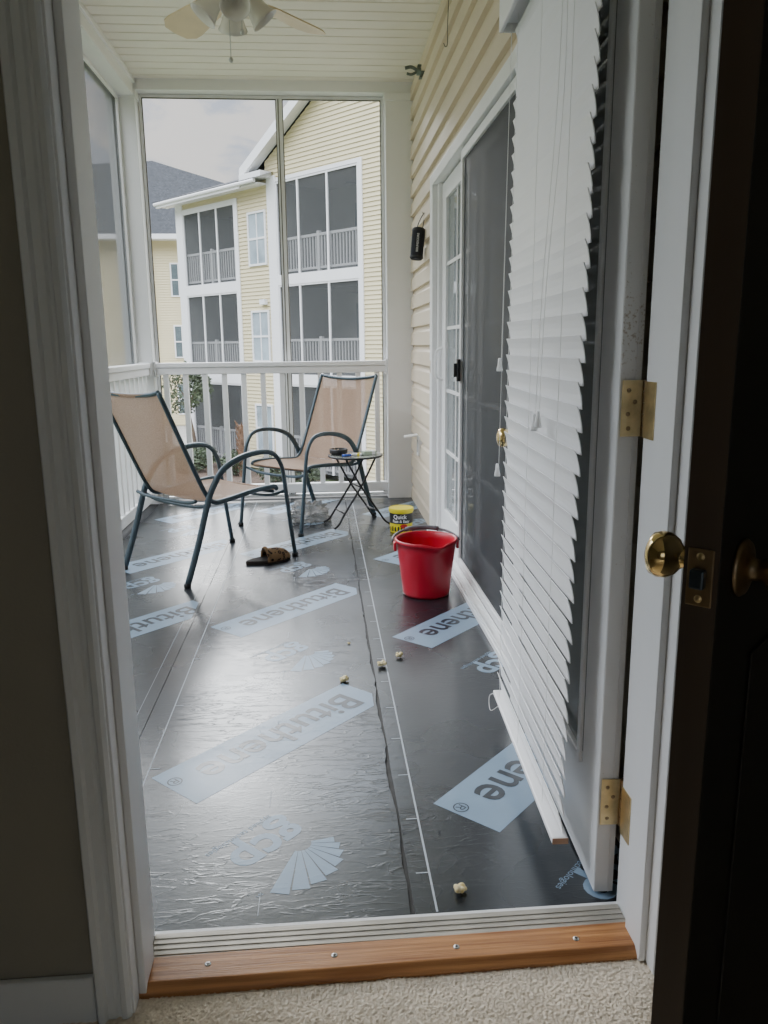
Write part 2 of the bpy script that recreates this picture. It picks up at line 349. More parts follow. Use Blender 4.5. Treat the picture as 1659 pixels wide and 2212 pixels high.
for j in range(ny + 1):
    row = []
    for i in range(nx + 1):
        x = x0 + (x1 - x0) * i / nx + random.uniform(-.0009, .0009); yy = y0_ + (y1_ - y0_) * j / ny + random.uniform(-.0009, .0009)
        z = -.003 + .002 * noise.noise(V((x * 14, yy * 14, 0))) + random.uniform(0, .0030) + .0012 * noise.noise(V((x * 180, yy * 180, 3)))
        row.append(bm.verts.new((x, yy, z)))
    gr.append(row)
for j in range(ny):
    for i in range(nx): bm.faces.new((gr[j][i], gr[j][i + 1], gr[j + 1][i + 1], gr[j + 1][i]))
box(bm, -2.6, 1.6, 1.0, YI, -.2, -.02)
struct('carpet', bm, m_carpet, 'beige shaggy carpet inside the doorway', 'carpet', sm=True)
bm = nb()
box(bm, -2.59, XL - .062, YI - .014, YI - .001, -.01, .085)
single('baseboard', bm, m_trim, 'white baseboard along the dark wall left of the doorway', 'baseboard', bevel=.003)
# ------------------------------------------------------------------ door frame
r = root('door_frame', 'white painted frame and moulded casing around the open doorway', 'door frame', ((XL + XR) / 2, YI, 0))
bm = nb(); box(bm, XL - .019, XL, YI - .004, YO, 0, 2.1); box(bm, XL, XL + .013, YI + .03, YI + .10, 0, 2.09); part('jamb', bm, m_paint, r, bevel=.0015)
bm = nb(); box(bm, XR, XR + .019, YI - .004, YO + .01, 0, 2.1); box(bm, XR - .013, XR, YI + .03, YI + .10, 0, 2.09); part('jamb', bm, m_paint, r, bevel=.0015)
bm = nb(); box(bm, XL - .019, XR + .019, YI - .004, YO, 2.101, 2.12); part('head_jamb', bm, m_paint, r)
def casing(sgn, xe):
    bm = nb(); pr = [(0.004, 0), (.004, .009), (.010, .014), (.018, .014), (.022, .008), (.026, .008), (.030, .012), (.042, .012), (.046, .020), (.056, .021), (.060, .014), (.060, 0)]
    lo = [bm.verts.new((xe + sgn * a, YI - .001 - b, 0)) for a, b in pr]; hi = [bm.verts.new((xe + sgn * a, YI - .001 - b, 2.16)) for a, b in pr]
    for i in range(len(pr) - 1): bm.faces.new((lo[i], lo[i + 1], hi[i + 1], hi[i]))
    bm.faces.new(hi); bm.faces.new(lo[::-1]); return bm
part('casing', casing(-1, XL), m_trim, r); part('casing', casing(1, XR), m_trim, r)
for zz in (1.012, .22):
    bm = nb(); box(bm, XR - .002, XR - .0002, YO - .035, YO + .008, zz - .05, zz + .05); part('hinge_leaf', bm, m_brassold, r)
# ------------------------------------------------------------------ sill and wooden threshold
r = root('door_sill', 'ridged aluminium sill under the open doorway', 'sill', (.11, 1.32, 0))
bm = nb()
box(bm, XL + .001, XR - .001, 1.285, 1.360, 0, .012)
for k in range(4):
    box(bm, XL + .002, XR - .002, 1.303 + k * .014, 1.309 + k * .014, .0122, .0136)
part('ridged_plate', bm, m_alu, r, bevel=.0006)
bm = nb(); box(bm, XL - .01, XR + .03, 1.352, 1.372, -.02, .009); part('outer_lip', bm, m_white, r, bevel=.002)
r = root('wooden_threshold', 'varnished oak threshold strip screwed down at the doorway', 'threshold', (.11, 1.24, 0))
bm = nb()
pr = [(1.222, -.01), (1.222, .006), (1.236, .019), (1.296, .019), (1.296, -.01)]
lo = [bm.verts.new((XL - .005, a - .004, b)) for a, b in pr]; hi = [bm.verts.new((XR + .002, a + .006, b)) for a, b in pr]
for i in range(len(pr)): bm.faces.new((lo[i], lo[(i + 1) % 5], hi[(i + 1) % 5], hi[i]))
bm.faces.new(lo); bm.faces.new(hi[::-1]); part('strip', bm, m_wood, r, bevel=.002)
for px in (452, 722, 984, 1242):
    p = on_z(px, 2065 - (px - 452) * .055, .0195); bm = nb(); yy = 1.266
    lathe(bm, [(.0001, .0012), (.003, .0016), (.0055, .0008), (.006, 0)], 16, Matrix.Translation((p.x, yy, .0192))); s_ = part('screw', bm, m_steel, r, sm=True)
    bm = nb(); box(bm, p.x - .003, p.x + .003, yy - .0007, yy + .0007, .0206, .0212); box(bm, p.x - .0007, p.x + .0007, yy - .003, yy + .003, .0207, .0213); part('slot', bm, m_blackm, s_)
# ------------------------------------------------------------------ waterproofing sheets with print
ANG = R(46.3); U = V((-math.cos(ANG), -math.sin(ANG), 0)); W_ = V((math.sin(ANG), -math.cos(ANG), 0))
def frame_m(cx, cy, z):
    m = Matrix.Identity(4); m.col[0][:3] = U; m.col[1][:3] = W_; m.col[2][:3] = V((0, 0, 1)); m.col[3][:3] = (cx, cy, z); return m
def sheet(label, xa, xb, z, bands, jag, extra, gshift=(0, 0)):
    r = root('membrane_sheet', label, 'waterproofing sheet', ((xa + xb) / 2, 3.6, 0), group=None)
    bm = nb(); ys = [YO + .013 + (5.78 - YO) * i / 140 for i in range(141)]
    l0 = []; l1 = []
    for yy in ys:
        jl = .003 * noise.noise(V((yy * 6, 1, 1))) ; jr = jag * noise.noise(V((yy * 5, 5, 2))) + jag * .6 * noise.noise(V((yy * 22, 7, 2)))
        if xb > XW - .1: jr = 0
        if xa < -1.1: jl = 0
        l0.append((xa + jl, yy)); l1.append((xb + jr, yy))
    vt = [(bm.verts.new((a[0], a[1], z)), bm.verts.new((b[0], b[1], z)), bm.verts.new((a[0], a[1], .0005)), bm.verts.new((b[0], b[1], .0005))) for a, b in zip(l0, l1)]
    for p, q in zip(vt, vt[1:]):
        bm.faces.new((p[0], p[1], q[1], q[0])); bm.faces.new((p[0], q[0], q[2], p[2])); bm.faces.new((p[1], p[3], q[3], q[1]))
    part('film', bm, m_mem, r)
    PZ = z + .0005; TZ_ = z + .0010
    def fit(b, x_a=xa + .004, x_b=(xb - .012 if xb < XW - .1 else xb)):
        clip(b, (x_b, 0, 0), (1, 0, 0)); clip(b, (x_a, 0, 0), (-1, 0, 0)); clip(b, (0, YO + .02, 0), (0, -1, 0)); clip(b, (0, 5.76, 0), (0, 1, 0)); return len(b.faces) > 0
    for cx, cy in bands:
        t = nb(); poly(t, [(-.38, -.096, 0), (.38, -.096, 0), (.38, .096, 0), (-.38, .096, 0)]); t.transform(frame_m(cx, cy, PZ))
        if fit(t):
            bo = part('printed_band', t, m_band, r, fix=False)
            b2 = nb(); t = text('Bituthene', .155, .0022); merge(b2, t, frame_m(cx, cy, TZ_) @ Matrix.Translation((-.02, 0, 0)))
            t = text('®', .055, 0); merge(b2, t, frame_m(cx, cy, TZ_) @ Matrix.Translation((.352, -.035, 0)))
            if fit(b2): part('printed_word', b2, m_ink, bo, fix=False)
        gx, gy = cx + gshift[0], cy - .525 + gshift[1]
        b2 = nb()
        t = text('gcp', .142, .0035); merge(b2, t, frame_m(gx, gy, PZ))
        t = text('applied technologies', .024, 0); merge(b2, t, frame_m(gx, gy, PZ) @ Matrix.Translation((.02, -.08, 0)))
        t = text('TM', .012, 0); merge(b2, t, frame_m(gx, gy, PZ) @ Matrix.Translation((.13, .11, 0)))
        t = nb(); a0 = R(24)
        for k in range(8):
            da = R(15.5); a1 = a0 + da - R(1.6); ro = .172 - .013 * k; ri = .028
            poly(t, [(ro * math.cos(a0), ro * math.sin(a0), 0), (ro * math.cos(a1), ro * math.sin(a1), 0), (ri * math.cos(a1), ri * math.sin(a1), 0), (ri * math.cos(a0), ri * math.sin(a0), 0)]); a0 += da
        merge(b2, t, frame_m(gx, gy, PZ) @ Matrix.Translation((-.045, .052, 0)))
        if fit(b2): part('printed_emblem', b2, m_band, r, fix=False)
    ba = nb()
    for q in extra(z): poly(ba, q)
    if fit(ba): part('printed_line', ba, m_line, r, fix=False)
PER = 1.155
def seg(xc, w_, y0, y1, z): return [(xc - w_, y0, z), (xc + w_, y0, z), (xc + w_, y1, z), (xc - w_, y1, z)]
def ex_mid(z):
    q = [seg(-.493, .0018, YO, 5.76, z + .0005)]
    k = YO + .04
    while k < 5.7: q.append(seg(-.155, .0010, k, k + .07, z + .0005)); k += .385
    k = YO + .25
    while k < 5.7: q.append([(-.493, k, z + .0007), (-.465, k, z + .0007), (-.465, k + .003, z + .0007), (-.493, k + .003, z + .0007)]); k += .385
    return q
def ex_right(z):
    q = [seg(.207, .0022, YO, 5.76, z + .0005)]; k = YO + .14
    while k < 5.7: q.append([(.178, k, z + .0007), (.204, k, z + .0007), (.204, k + .0035, z + .0007), (.178, k + .0035, z + .0007)]); k += .2
    return q
def ex_left(z): return [seg(-.60, .0008, YO, 5.76, z + .0005)]
sheet('black printed waterproofing sheet down the middle of the porch floor', -.558, .153, .0060, [(-.146, 2.157 + PER * k) for k in range(0, 4)], .008, ex_mid)
sheet('black printed waterproofing sheet running along the sliding door side', .162, XW - .02, .0045, [(.585, 1.97 + PER * k) for k in range(0, 4)], .0, ex_right, (.025, .01))
sheet('black printed waterproofing sheet under the left chair by the railing', -1.2, -.561, .0045, [(-.80, 1.97 + PER * k) for k in range(1, 4)], .0, ex_left, (-.09, 0))
# ------------------------------------------------------------------ posts, beams, railings, screens
def postobj(x0, x1, y0, y1, z0, z1, label):
    r = root('porch_post', label, 'post', ((x0 + x1) / 2, (y0 + y1) / 2, z0))
    bm = nb(); box(bm, x0, x1, y0, y1, z0, z1); part('shaft', bm, m_white, r, bevel=.004)
    bm = nb(); box(bm, x0 - .008, x1 + .008, y0 - .008, y1 + .008, z1 - .05, z1 + .0); part('capital', bm, m_white, r, bevel=.003)
postobj(.485, .675, 5.78, 5.97, .0, 2.80, 'white square post in the corner beside the siding wall')
postobj(-1.37, -1.18, 5.78, 5.97, .0, 2.80, 'white square post at the far left corner of the porch')
postobj(-1.37, -1.18, YO + .002, 1.50, .0, 2.80, 'white square post at the near left end of the side railing')
bm = nb(); box(bm, -1.37, .675, 5.79, 5.96, 2.802, 2.90); single('beam', bm, m_white, 'white header beam over the far end opening', 'beam', bevel=.003)
bm = nb(); box(bm, -1.365, -1.185, YO + .01, 5.775, 2.76, 2.90); box(bm, -1.21, -1.17, YO + .01, 5.775, 2.835, 2.868); single('beam', bm, m_white, 'white side beam above the left screens', 'beam', bevel=.003)
def screen(label, along, a0, a1, c, z0, z1, mull, mm_, dark=m_white):
    r = root('porch_screen', label, 'screen', (c if along == 'y' else (a0 + a1) / 2, (a0 + a1) / 2 if along == 'y' else c, z0))
    def bx(bm, p0, p1, d0, d1, q0, q1):
        if along == 'x': box(bm, p0, p1, c + d0, c + d1, q0, q1)
        else: box(bm, c + d0, c + d1, p0, p1, q0, q1)
    bm = nb(); f = .022
    bx(bm, a0, a1, -.015, .015, z0, z0 + f); bx(bm, a0, a1, -.015, .015, z1 - f, z1); bx(bm, a0, a0 + f, -.0149, .0149, z0 + f, z1 - f); bx(bm, a1 - f, a1, -.0149, .0149, z0 + f, z1 - f)
    part('frame', bm, dark, r, bevel=.002)
    bm = nb(); g = .006
    bx(bm, a0 + f, a1 - f, -.019, -.0135, z1 - f - g, z1 - f); bx(bm, a0 + f, a0 + f + g, -.019, -.0135, z0 + f, z1 - f - g); bx(bm, a1 - f - g, a1 - f, -.019, -.0135, z0 + f, z1 - f - g)
    part('spline', bm, m_bronze, r)
    for m_ in mull:
        bm = nb(); bx(bm, m_ - .021, m_ + .021, -.02, .014, z0 + f, z1 - f); mo = part('mullion', bm, m_white, r, bevel=.002)
        bm = nb(); bx(bm, m_ - .026, m_ - .0215, -.021, .012, z0 + f, z1 - f); bx(bm, m_ + .0215, m_ + .026, -.021, .012, z0 + f, z1 - f)
        bx(bm, m_ - .009, m_ - .003, -.0225, -.0202, z0 + f, z1 - f); part('spline', bm, m_bronze, mo)
    bm = nb()
    if along == 'x': poly(bm, [(a0, c, z0), (a1, c, z0), (a1, c, z1), (a0, c, z1)])
    else: poly(bm, [(c, a0, z0), (c, a1, z0), (c, a1, z1), (c, a0, z1)])
    part('mesh', bm, mm_, r)
screen('insect screen across the far end with one slim mullion', 'x', -1.178, .483, 5.90, .012, 2.80, [-.235], m_escreen)
screen('tall insect screen along the left side of the porch', 'y', 1.505, 5.775, -1.30, .012, 2.758, [2.95, 4.4], m_screen)
def railing(label, along, a0, a1, c, sp_):
    r = root('porch_railing', label, 'railing', (c if along == 'y' else (a0 + a1) / 2, (a0 + a1) / 2 if along == 'y' else c, 0))
    def bx(bm, p0, p1, d0, d1, q0, q1):
        if along == 'x': box(bm, p0, p1, c + d0, c + d1, q0, q1)
        else: box(bm, c + d0, c + d1, p0, p1, q0, q1)
    bm = nb(); bx(bm, a0, a1, -.038, .038, .985, 1.018); bx(bm, a0, a1, -.028, .028, .935, .984); part('top_rail', bm, m_white, r, bevel=.005)
    bm = nb(); bx(bm, a0, a1, -.026, .026, .055, .125); part('bottom_rail', bm, m_white, r, bevel=.004)
    for e in (a0, a1):
        s = .012 if e == a0 else -.012
        bm = nb(); bx(bm, min(e, e + s), max(e, e + s), -.045, .045, .92, 1.03); part('bracket', bm, m_white, r, bevel=.003)
    n_ = int((a1 - a0) / sp_); me = None
    for i in range(n_):
        p = a0 + (i + .5 + .5 * ((a1 - a0) / sp_ - n_)) * sp_
        if me is None:
            bm = nb(); bx(bm, p - .018, p + .018, -.018, .018, .126, .934); b0 = part('baluster', bm, m_white, r, bevel=.002); p0 = p; me = 1
        else:
            b1 = b0.copy(); C.objects.link(b1); b1.parent = r
            b1.location = (p - p0, 0, 0) if along == 'x' else (0, p - p0, 0)
railing('white picket railing across the far end of the porch', 'x', -1.178, .483, 5.835, .138)
railing('white picket railing along the left side of the porch', 'y', 1.505, 5.775, -1.235, .125)
# ------------------------------------------------------------------ sliding door
r = root('sliding_door', 'white framed sliding patio door with a dark screen panel', 'sliding door', (XW, 3.5, 0))
bm = nb()
box(bm, XW - .030, XW + .10, SY1 - .10, SY1, 0, SZ); box(bm, XW - .030, XW + .10, SY0, SY0 + .05, 0, SZ); box(bm, XW - .030, XW + .10, SY0 + .05, SY1 - .10, SZ - .06, SZ)
box(bm, XW - .002, XW + .1, SY1 - .16, SY1 - .101, .03, SZ - .061)
part('frame', bm, m_white, r, bevel=.003)
bm = nb(); box(bm, XW - .06, XW + .10, SY0 + .05, SY1 - .10, .0046, .026); box(bm, XW - .055, XW - .049, SY0 + .05, SY1 - .101, .0262, .042); box(bm, XW - .02, XW - .014, SY0 + .05, SY1 - .101, .0262, .042); part('track', bm, m_white, r, bevel=.002)
bm = nb(); X0, X1 = XW + .018, XW + .055; ya, yb = 2.26, SY1 - .162
for a, b, c, d in ((yb - .13, yb, .045, 1.99), (ya, ya + .09, .045, 1.99), (3.42, 3.52, .19, 1.90), (ya + .09, yb - .13, .045, .19), (ya + .09, yb - .13, 1.90, 1.99)): box(bm, X0, X1, a, b, c, d)
pn = part('glass_panel', bm, m_white, r, bevel=.003)
bm = nb()
for ga, gb in ((ya + .09, 3.42), (3.52, yb - .13)):
    for k in range(1, 5): z = .19 + k * (1.71) / 5; box(bm, X0 + .008, X0 + .014, ga, gb, z - .009, z + .009)
    for k in range(1, 3): y = ga + k * (gb - ga) / 3; box(bm, X0 + .0085, X0 + .0135, y - .009, y + .009, .19, 1.9)
part('grid', bm, m_white, pn)
bm = nb(); box(bm, X0 + .015, X0 + .02, ya + .09, 3.42, .19, 1.9); box(bm, X0 + .015, X0 + .02, 3.52, yb - .13, .19, 1.9); part('glass', bm, m_glass, pn)
bm = nb(); tube(bm, smooth([(X0, yb - .045, .93), (X0 - .035, yb - .045, .95), (X0 - .04, yb - .045, 1.02), (X0 - .035, yb - .045, 1.09), (X0, yb - .045, 1.11)]), .008); part('handle', bm, m_white, pn, sm=True)
bm = nb(); ya, yb = SY0 + .06, 3.80; X0, X1 = XW - .016, XW + .006
for a, b, c, d in ((yb - .03, yb, .045, 1.99), (ya, ya + .045, .045, 1.99), (ya + .045, yb - .03, .045, .08), (ya + .045, yb - .03, 1.95, 1.99)): box(bm, X0, X1, a, b, c, d)
sc = part('screen_panel', bm, m_white, r, bevel=.003)
bm = nb(); poly(bm, [(XW - .004, ya + .045, .08), (XW - .004, yb - .03, .08), (XW - .004, yb - .03, 1.95), (XW - .004, ya + .045, 1.95)]); part('mesh', bm, m_dscreen, sc)
bm = nb(); box(bm, X0 - .016, X0 - .0005, yb - .042, yb - .006, .955, 1.06); box(bm, X0 - .03, X0 - .016, yb - .030, yb - .018, .975, 1.04); part('handle', bm, m_blackp, sc, bevel=.003)
bm = nb(); box(bm, XW - .0315, XW - .0302, SY1 - .036, SY1 - .02, .965, 1.035); part('strike_plate', bm, m_brassold, r)
# ------------------------------------------------------------------ glazed exterior door, swung out
DX0, DX1, DY0, DY1 = .538, .578, 1.402, 2.312
HP = V((.56, YO + .03, 0)); SWING = -R(2.6)
doorroot = r = root('exterior_door', 'white full glass door swung outward against the porch wall', 'door', HP)
bm = nb(); ZB = .012
for a, b, c, d in ((DY0, DY0 + .115, ZB, 2.05), (DY1 - .115, DY1, ZB, 2.05), (DY0 + .115, DY1 - .115, ZB, .24), (DY0 + .115, DY1 - .115, 1.93, 2.05)): box(bm, DX0, DX1, a, b, c, d)
part('slab', bm, m_paint, r)
bm = nb(); box(bm, DX0 + .001, DX1 - .001, DY0 - .003, DY0 - .0003, ZB, 2.05); box(bm, DX0 + .028, DX0 + .030, DY0 - .0045, DY0 - .003, ZB, 2.05); part('hinge_edge', bm, m_edge, r)
bm = nb()
for a, b, c, d in ((DY0 + .115, DY0 + .135, .24, 1.93), (DY1 - .135, DY1 - .115, .24, 1.93), (DY0 + .135, DY1 - .135, .24, .26), (DY0 + .135, DY1 - .135, 1.91, 1.93)): box(bm, DX0 - .009, DX0 - .0005, a, b, c, d)
part('glazing_bead', bm, m_paint, r, bevel=.003)
bm = nb(); box(bm, DX0 + .014, DX0 + .020, DY0 + .115, DY1 - .115, .24, 1.93); part('glass', bm, m_dglass, r)
for zz in (1.012, .22):
    bm = nb(); box(bm, DX0 + .004, DX1 + .002, DY0 - .007, DY0 - .0046, zz - .051, zz + .051); h = part('hinge', bm, m_brassold, r, bevel=.001)
    for k in range(5):
        bm = nb(); z0 = zz - .051 + k * .0206; lathe(bm, [(.0001, z0), (.0078, z0 + .0008), (.0078, z0 + .0190), (.0001, z0 + .0198)], 16, Matrix.Translation((DX1 + .009, DY0 - .010, 0))); part('knuckle', bm, m_bronzep, h, sm=False)
    for dx, dz in ((.012, .033), (.024, .012), (.012, -.010), (.014, -.036)):
        bm = nb(); lathe(bm, [(.0001, .0016), (.003, .0014), (.0042, 0)], 12, align((DX0 + .004 + dx, DY0 - .0071, zz + dz), (0, -1, 0))); part('screw', bm, m_bronzep, h, sm=True)
bm = nb(); lathe(bm, [(.0001, 0), (.030, 0), (.031, .004), (.024, .009), (.012, .014), (.011, .026), (.017, .032), (.026, .040), (.0285, .052), (.024, .064), (.012, .069), (.0001, .070)], 28, align((DX0 - .0005, DY1 - .06, .862), (-1, 0, 0)))
part('knob', bm, m_brass, r, sm=True)
bm = nb(); lathe(bm, [(.0001, 0), (.030, 0), (.024, .009), (.012, .014), (.011, .026), (.026, .034), (.024, .050), (.0001, .056)], 20, align((DX1 + .0005, DY1 - .06, .862), (1, 0, 0)))
part('knob', bm, m_brass, r, sm=True)
# ------------------------------------------------------------------ blinds hanging on that door
BY0, BY1, BX = 1.448, 2.172, .486
blindroot = r = root('venetian_blind', 'white slatted blind hanging on the glass door', 'blind', (BX, (BY0 + BY1) / 2, .1))
bm = nb(); sp_ = .0425; zz = .140; i = 0
while zz < 1.90:
    k = (zz - .145) / 1.75
    t_ = R(78) + R(random.uniform(-1.8, 1.8))
    a = V((math.cos(t_), 0, -math.sin(t_))); nn = V((math.sin(t_), 0, math.cos(t_)))
    y0j = BY0 + random.uniform(-.004, .004); y1j = BY1 + random.uniform(-.003, .003)
    sag = random.uniform(-.002, .002)
    cs = V((BX - .010 * (1 - k), 0, zz))
    prof = [(-.0262, 0), (-.0131, .0016), (0, .0021), (.0131, .0016), (.0262, 0)]
    rings = []
    for yy, dz in ((y0j, sag), ((y0j + y1j) / 2, -.001), (y1j, -sag)):
        top = [bm.verts.new(cs + a * p + nn * (q + .0009) + V((0, yy, dz))) for p, q in prof]
        bot = [bm.verts.new(cs + a * p + nn * (q - .0009) + V((0, yy, dz))) for p, q in prof[::-1]]
        rings.append(top + bot)
    for p, q in zip(rings, rings[1:]):
        for j in range(10): bm.faces.new((p[j], p[(j + 1) % 10], q[(j + 1) % 10], q[j]))
    bm.faces.new(rings[0]); bm.faces.new(rings[-1][::-1])
    zz += sp_; i += 1
part('slats', bm, m_blind, r)
bm = nb(); box(bm, BX - .028, BX + .008, BY0 - .004, BY1 + .004, .094, .108); part('bottom_rail', bm, m_blind, r, bevel=.003)
bm = nb(); box(bm, BX - .027, BX + .007, BY0 - .0055, BY0 - .0042, .0945, .1075); part('rail_end', bm, M('tan_rail_end', (.42, .25, .16), .6), r)
bm = nb(); box(bm, BX - .03, BX + .03, BY0 - .005, BY1 + .006, 1.925, 1.975); part('headrail', bm, m_blind, r, bevel=.003)
bm = nb(); box(bm, BX - .045, BX - .034, BY0 - .012, BY1 + .014, 1.905, 1.985); box(bm, BX - .034, BX + .03, BY1 + .006, BY1 + .014, 1.905, 1.985); part('valance', bm, m_blind, r, bevel=.003)
for yy in (1.56, 1.83, 2.10):
    bm = nb(); xx = BX - .013
    pts = [(xx - .010 * (1 - k / 12) + random.uniform(-.001, .001), yy + random.uniform(-.001, .001), .12 + k * 1.8 / 12) for k in range(13)]
    tube(bm, pts, .0006, 5); part('ladder_cord', bm, m_cord, r)
for j, (ya, yb, zt) in enumerate(((1.60, 1.665, .985), (1.62, 1.70, .975))):
    bm = nb(); tube(bm, smooth([(BX - .020, ya, 1.92), (BX - .020, ya - .01 + .03 * j, 1.6), (BX - .027, yb - .01, 1.25), (BX - .032, yb, zt)]), .0006, 5); co = part('pull_cord', bm, m_cord, r)
    bm = nb(); lathe(bm, [(.0001, .036), (.004, .035), (.0055, .02), (.0085, .004), (.008, 0), (.0001, 0)], 12, Matrix.Translation((BX - .034, yb, zt - .034))); part('tassel', bm, m_blind, co, sm=True)
for yb, zt in ((2.14, 1.09), (2.145, .80)):
    bm = nb(); tube(bm, [(BX - .020, yb, 1.91), (BX - .030, yb, zt)], .0006, 5); co = part('tilt_cord', bm, m_cord, r)
    bm = nb(); lathe(bm, [(.0001, .036), (.004, .035), (.0055, .02), (.0085, .004), (.008, 0), (.0001, 0)], 12, Matrix.Translation((BX - .034, yb, zt - .034))); part('tassel', bm, m_blind, co, sm=True)
bm = nb(); tube(bm, smooth([(BX - .03, 2.13, .12), (BX - .04, 2.17, .09), (BX - .045, 2.12, .07), (BX - .03, 2.08, .10)]), .0011, 5); part('loose_cord', bm, m_cord, r)
Rm = Matrix.Rotation(SWING, 4, 'Z')
for q in (doorroot, blindroot):
    q.location = HP + Rm @ (V(q.location) - HP); q.rotation_euler = (0, 0, SWING)
# ------------------------------------------------------------------ dark inner door on the right
E = V((.358, .70, 0)); az = R(46); d_ = V((math.sin(az), math.cos(az), 0)); n_ = V((-math.cos(az), math.sin(az), 0))
r = root('interior_door', 'dark inner door standing open at the right edge of the photo', 'door', E + d_ * .6)
bm = nb(); obox(bm, E + d_ * .321 + V((0, 0, 1.02)), d_ * .319, n_ * .0175, V((0, 0, 1.01))); part('slab', bm, m_brown, r, bevel=.002)
bm = nb(); obox(bm, E + d_ * .0012 + V((0, 0, 1.02)), d_ * .0009, n_ * .0165, V((0, 0, 1.009))); part('latch_edge', bm, m_brownedge, r)
ZK = .908
bm = nb(); obox(bm, E - d_ * .0004 + V((0, 0, ZK)), d_ * .0012, n_ * .0125, V((0, 0, .0285))); pl = part('latch_plate', bm, m_bronzep, r, bevel=.001)
bm = nb(); obox(bm, E - d_ * .006 + V((0, 0, ZK)), d_ * .005, n_ * .007, V((0, 0, .0095))); part('latch_bolt', bm, M('dark_steel_bolt', (.10, .13, .17), .3, .9), pl, bevel=.002)
for dz in (.021, -.021):
    bm = nb(); lathe(bm, [(.0001, .0014), (.0028, .0012), (.004, 0)], 12, align(E - d_ * .0017 + V((0, 0, ZK + dz)), -d_)); part('screw', bm, m_brassold, pl, sm=True)
KN = [(.0001, 0), (.031, 0), (.032, .003), (.029, .007), (.018, .011), (.0125, .014), (.0115, .022), (.0135, .028), (.021, .034), (.0262, .043), (.0272, .052), (.0245, .061), (.016, .066), (.0001, .0675)]
KN = [(a * .93, b * .88) for a, b in KN]
for s in (1, -1):
    bm = nb(); lathe(bm, KN, 40, align(E + d_ * .062 + n_ * .0178 * s + V((0, 0, ZK)), n_ * s)); part('knob', bm, m_brass if s > 0 else m_bronzep, r, sm=True)
for s in (1, -1):
    for z0, z1 in ((.22, .80), (1.02, 1.85)):
        bm = nb(); obox(bm, E + d_ * .32 + n_ * (.0195 * s) + V((0, 0, (z0 + z1) / 2)), d_ * .2, n_ * .0015, V((0, 0, (z1 - z0) / 2))); part('panel', bm, m_brown, r, bevel=.001)
# ------------------------------------------------------------------ patio chairs
def make_chair():
    r = root('patio_chair', '', 'chair', (0, 0, 0))
    wd = .238
    for s in (-1, 1):
        x = s * (wd + .022)
        bm = nb(); pts = [(x, .36, .008), (x, .33, .20), (x, .298, .43), (x, .278, .515), (x, .225, .578), (x, .13, .596), (x, .0, .580), (x, -.11, .535), (x, -.175, .46), (x, -.215, .38), (x, -.28, .20), (x, -.36, .008)]
        tube(bm, smooth(pts, 6), .0115, 10, r2=.016); lg = part('leg_and_arm', bm, m_tube, r, world=False, sm=True)
        for yy in (.36, -.36):
            bm = nb(); lathe(bm, [(.0001, 0), (.017, 0), (.0175, .016), (.013, .022)], 14, Matrix.Translation((x, yy, 0))); part('foot_cap', bm, m_blackp, lg, world=False, sm=True)
        x = s * wd
        bm = nb(); tube(bm, smooth([(x, .262, .385), (x, .235, .402), (x, .10, .398), (x, -.10, .378), (x, -.165, .385), (x, -.205, .43), (x, -.26, .54), (x, -.36, .76), (x, -.435, .925)], 5), .0115, 10, r2=.014)
        part('side_rail', bm, m_tube, r, world=False, sm=True)
    bm = nb(); tube(bm, smooth([(-wd, -.435, .925), (-wd * .7, -.432, .912), (0, -.428, .902), (wd * .7, -.432, .912), (wd, -.435, .925)], 4), .0105, 8); part('top_bar', bm, m_tube, r, world=False, sm=True)
    for pts in ([(-wd, .235, .375), (wd, .235, .375)], [(-wd - .02, -.20, .375), (-wd * .6, -.20, .352), (wd * .6, -.20, .352), (wd + .02, -.20, .375)], [(-wd - .02, .292, .37), (-wd * .6, .27, .34), (wd * .6, .27, .34), (wd + .02, .292, .37)], [(-wd, -.265, .40), (-.15, -.262, .385), (.15, -.262, .385), (wd, -.265, .40)]):
        bm = nb(); tube(bm, smooth(pts, 4), .009, 8); part('cross_bar', bm, m_tube, r, world=False, sm=True)
    line = smooth([(0, .262, .378), (0, .245, .398), (0, .10, .401), (0, -.10, .382), (0, -.165, .390), (0, -.205, .435), (0, -.26, .545), (0, -.36, .765), (0, -.432, .918)], 5)
    def cloth(name, pts):
        bm = nb(); rows = []
        for i, p in enumerate(pts):
            t = (pts[min(i + 1, len(pts) - 1)] - pts[max(i - 1, 0)]).normalized(); nr = V((0, -t.z, t.y))
            if nr.z < 0 : nr = -nr
            row = []
            for j in range(13):
                u = j / 12 * 2 - 1; sag = -.014 * (1 - u * u)
                row.append(bm.verts.new((u * wd * .985, p.y + nr.y * sag, p.z + nr.z * sag)))
            rows.append(row)
        for a, b in zip(rows, rows[1:]):
            for j in range(12): bm.faces.new((a[j], a[j + 1], b[j + 1], b[j]))
        return part(name, bm, m_fab, r, world=False, sm=True)
    cloth('seat', line[:22]); cloth('backrest', line[21:])
    return r
ch = make_chair()
def place(o, pos, facing, label):
    o.location = (pos[0], pos[1], .0065); o.rotation_euler = (0, 0, math.atan2(facing[1], facing[0]) - math.pi / 2); o['label'] = label
ch2 = dup(ch)
place(ch, (-.60, 4.10), (.69, .73), 'tan sling patio chair on the left seen from behind')
place(ch2, (-.10, 5.07), (-.66, -.75), 'tan sling patio chair facing the camera beside the folding table')
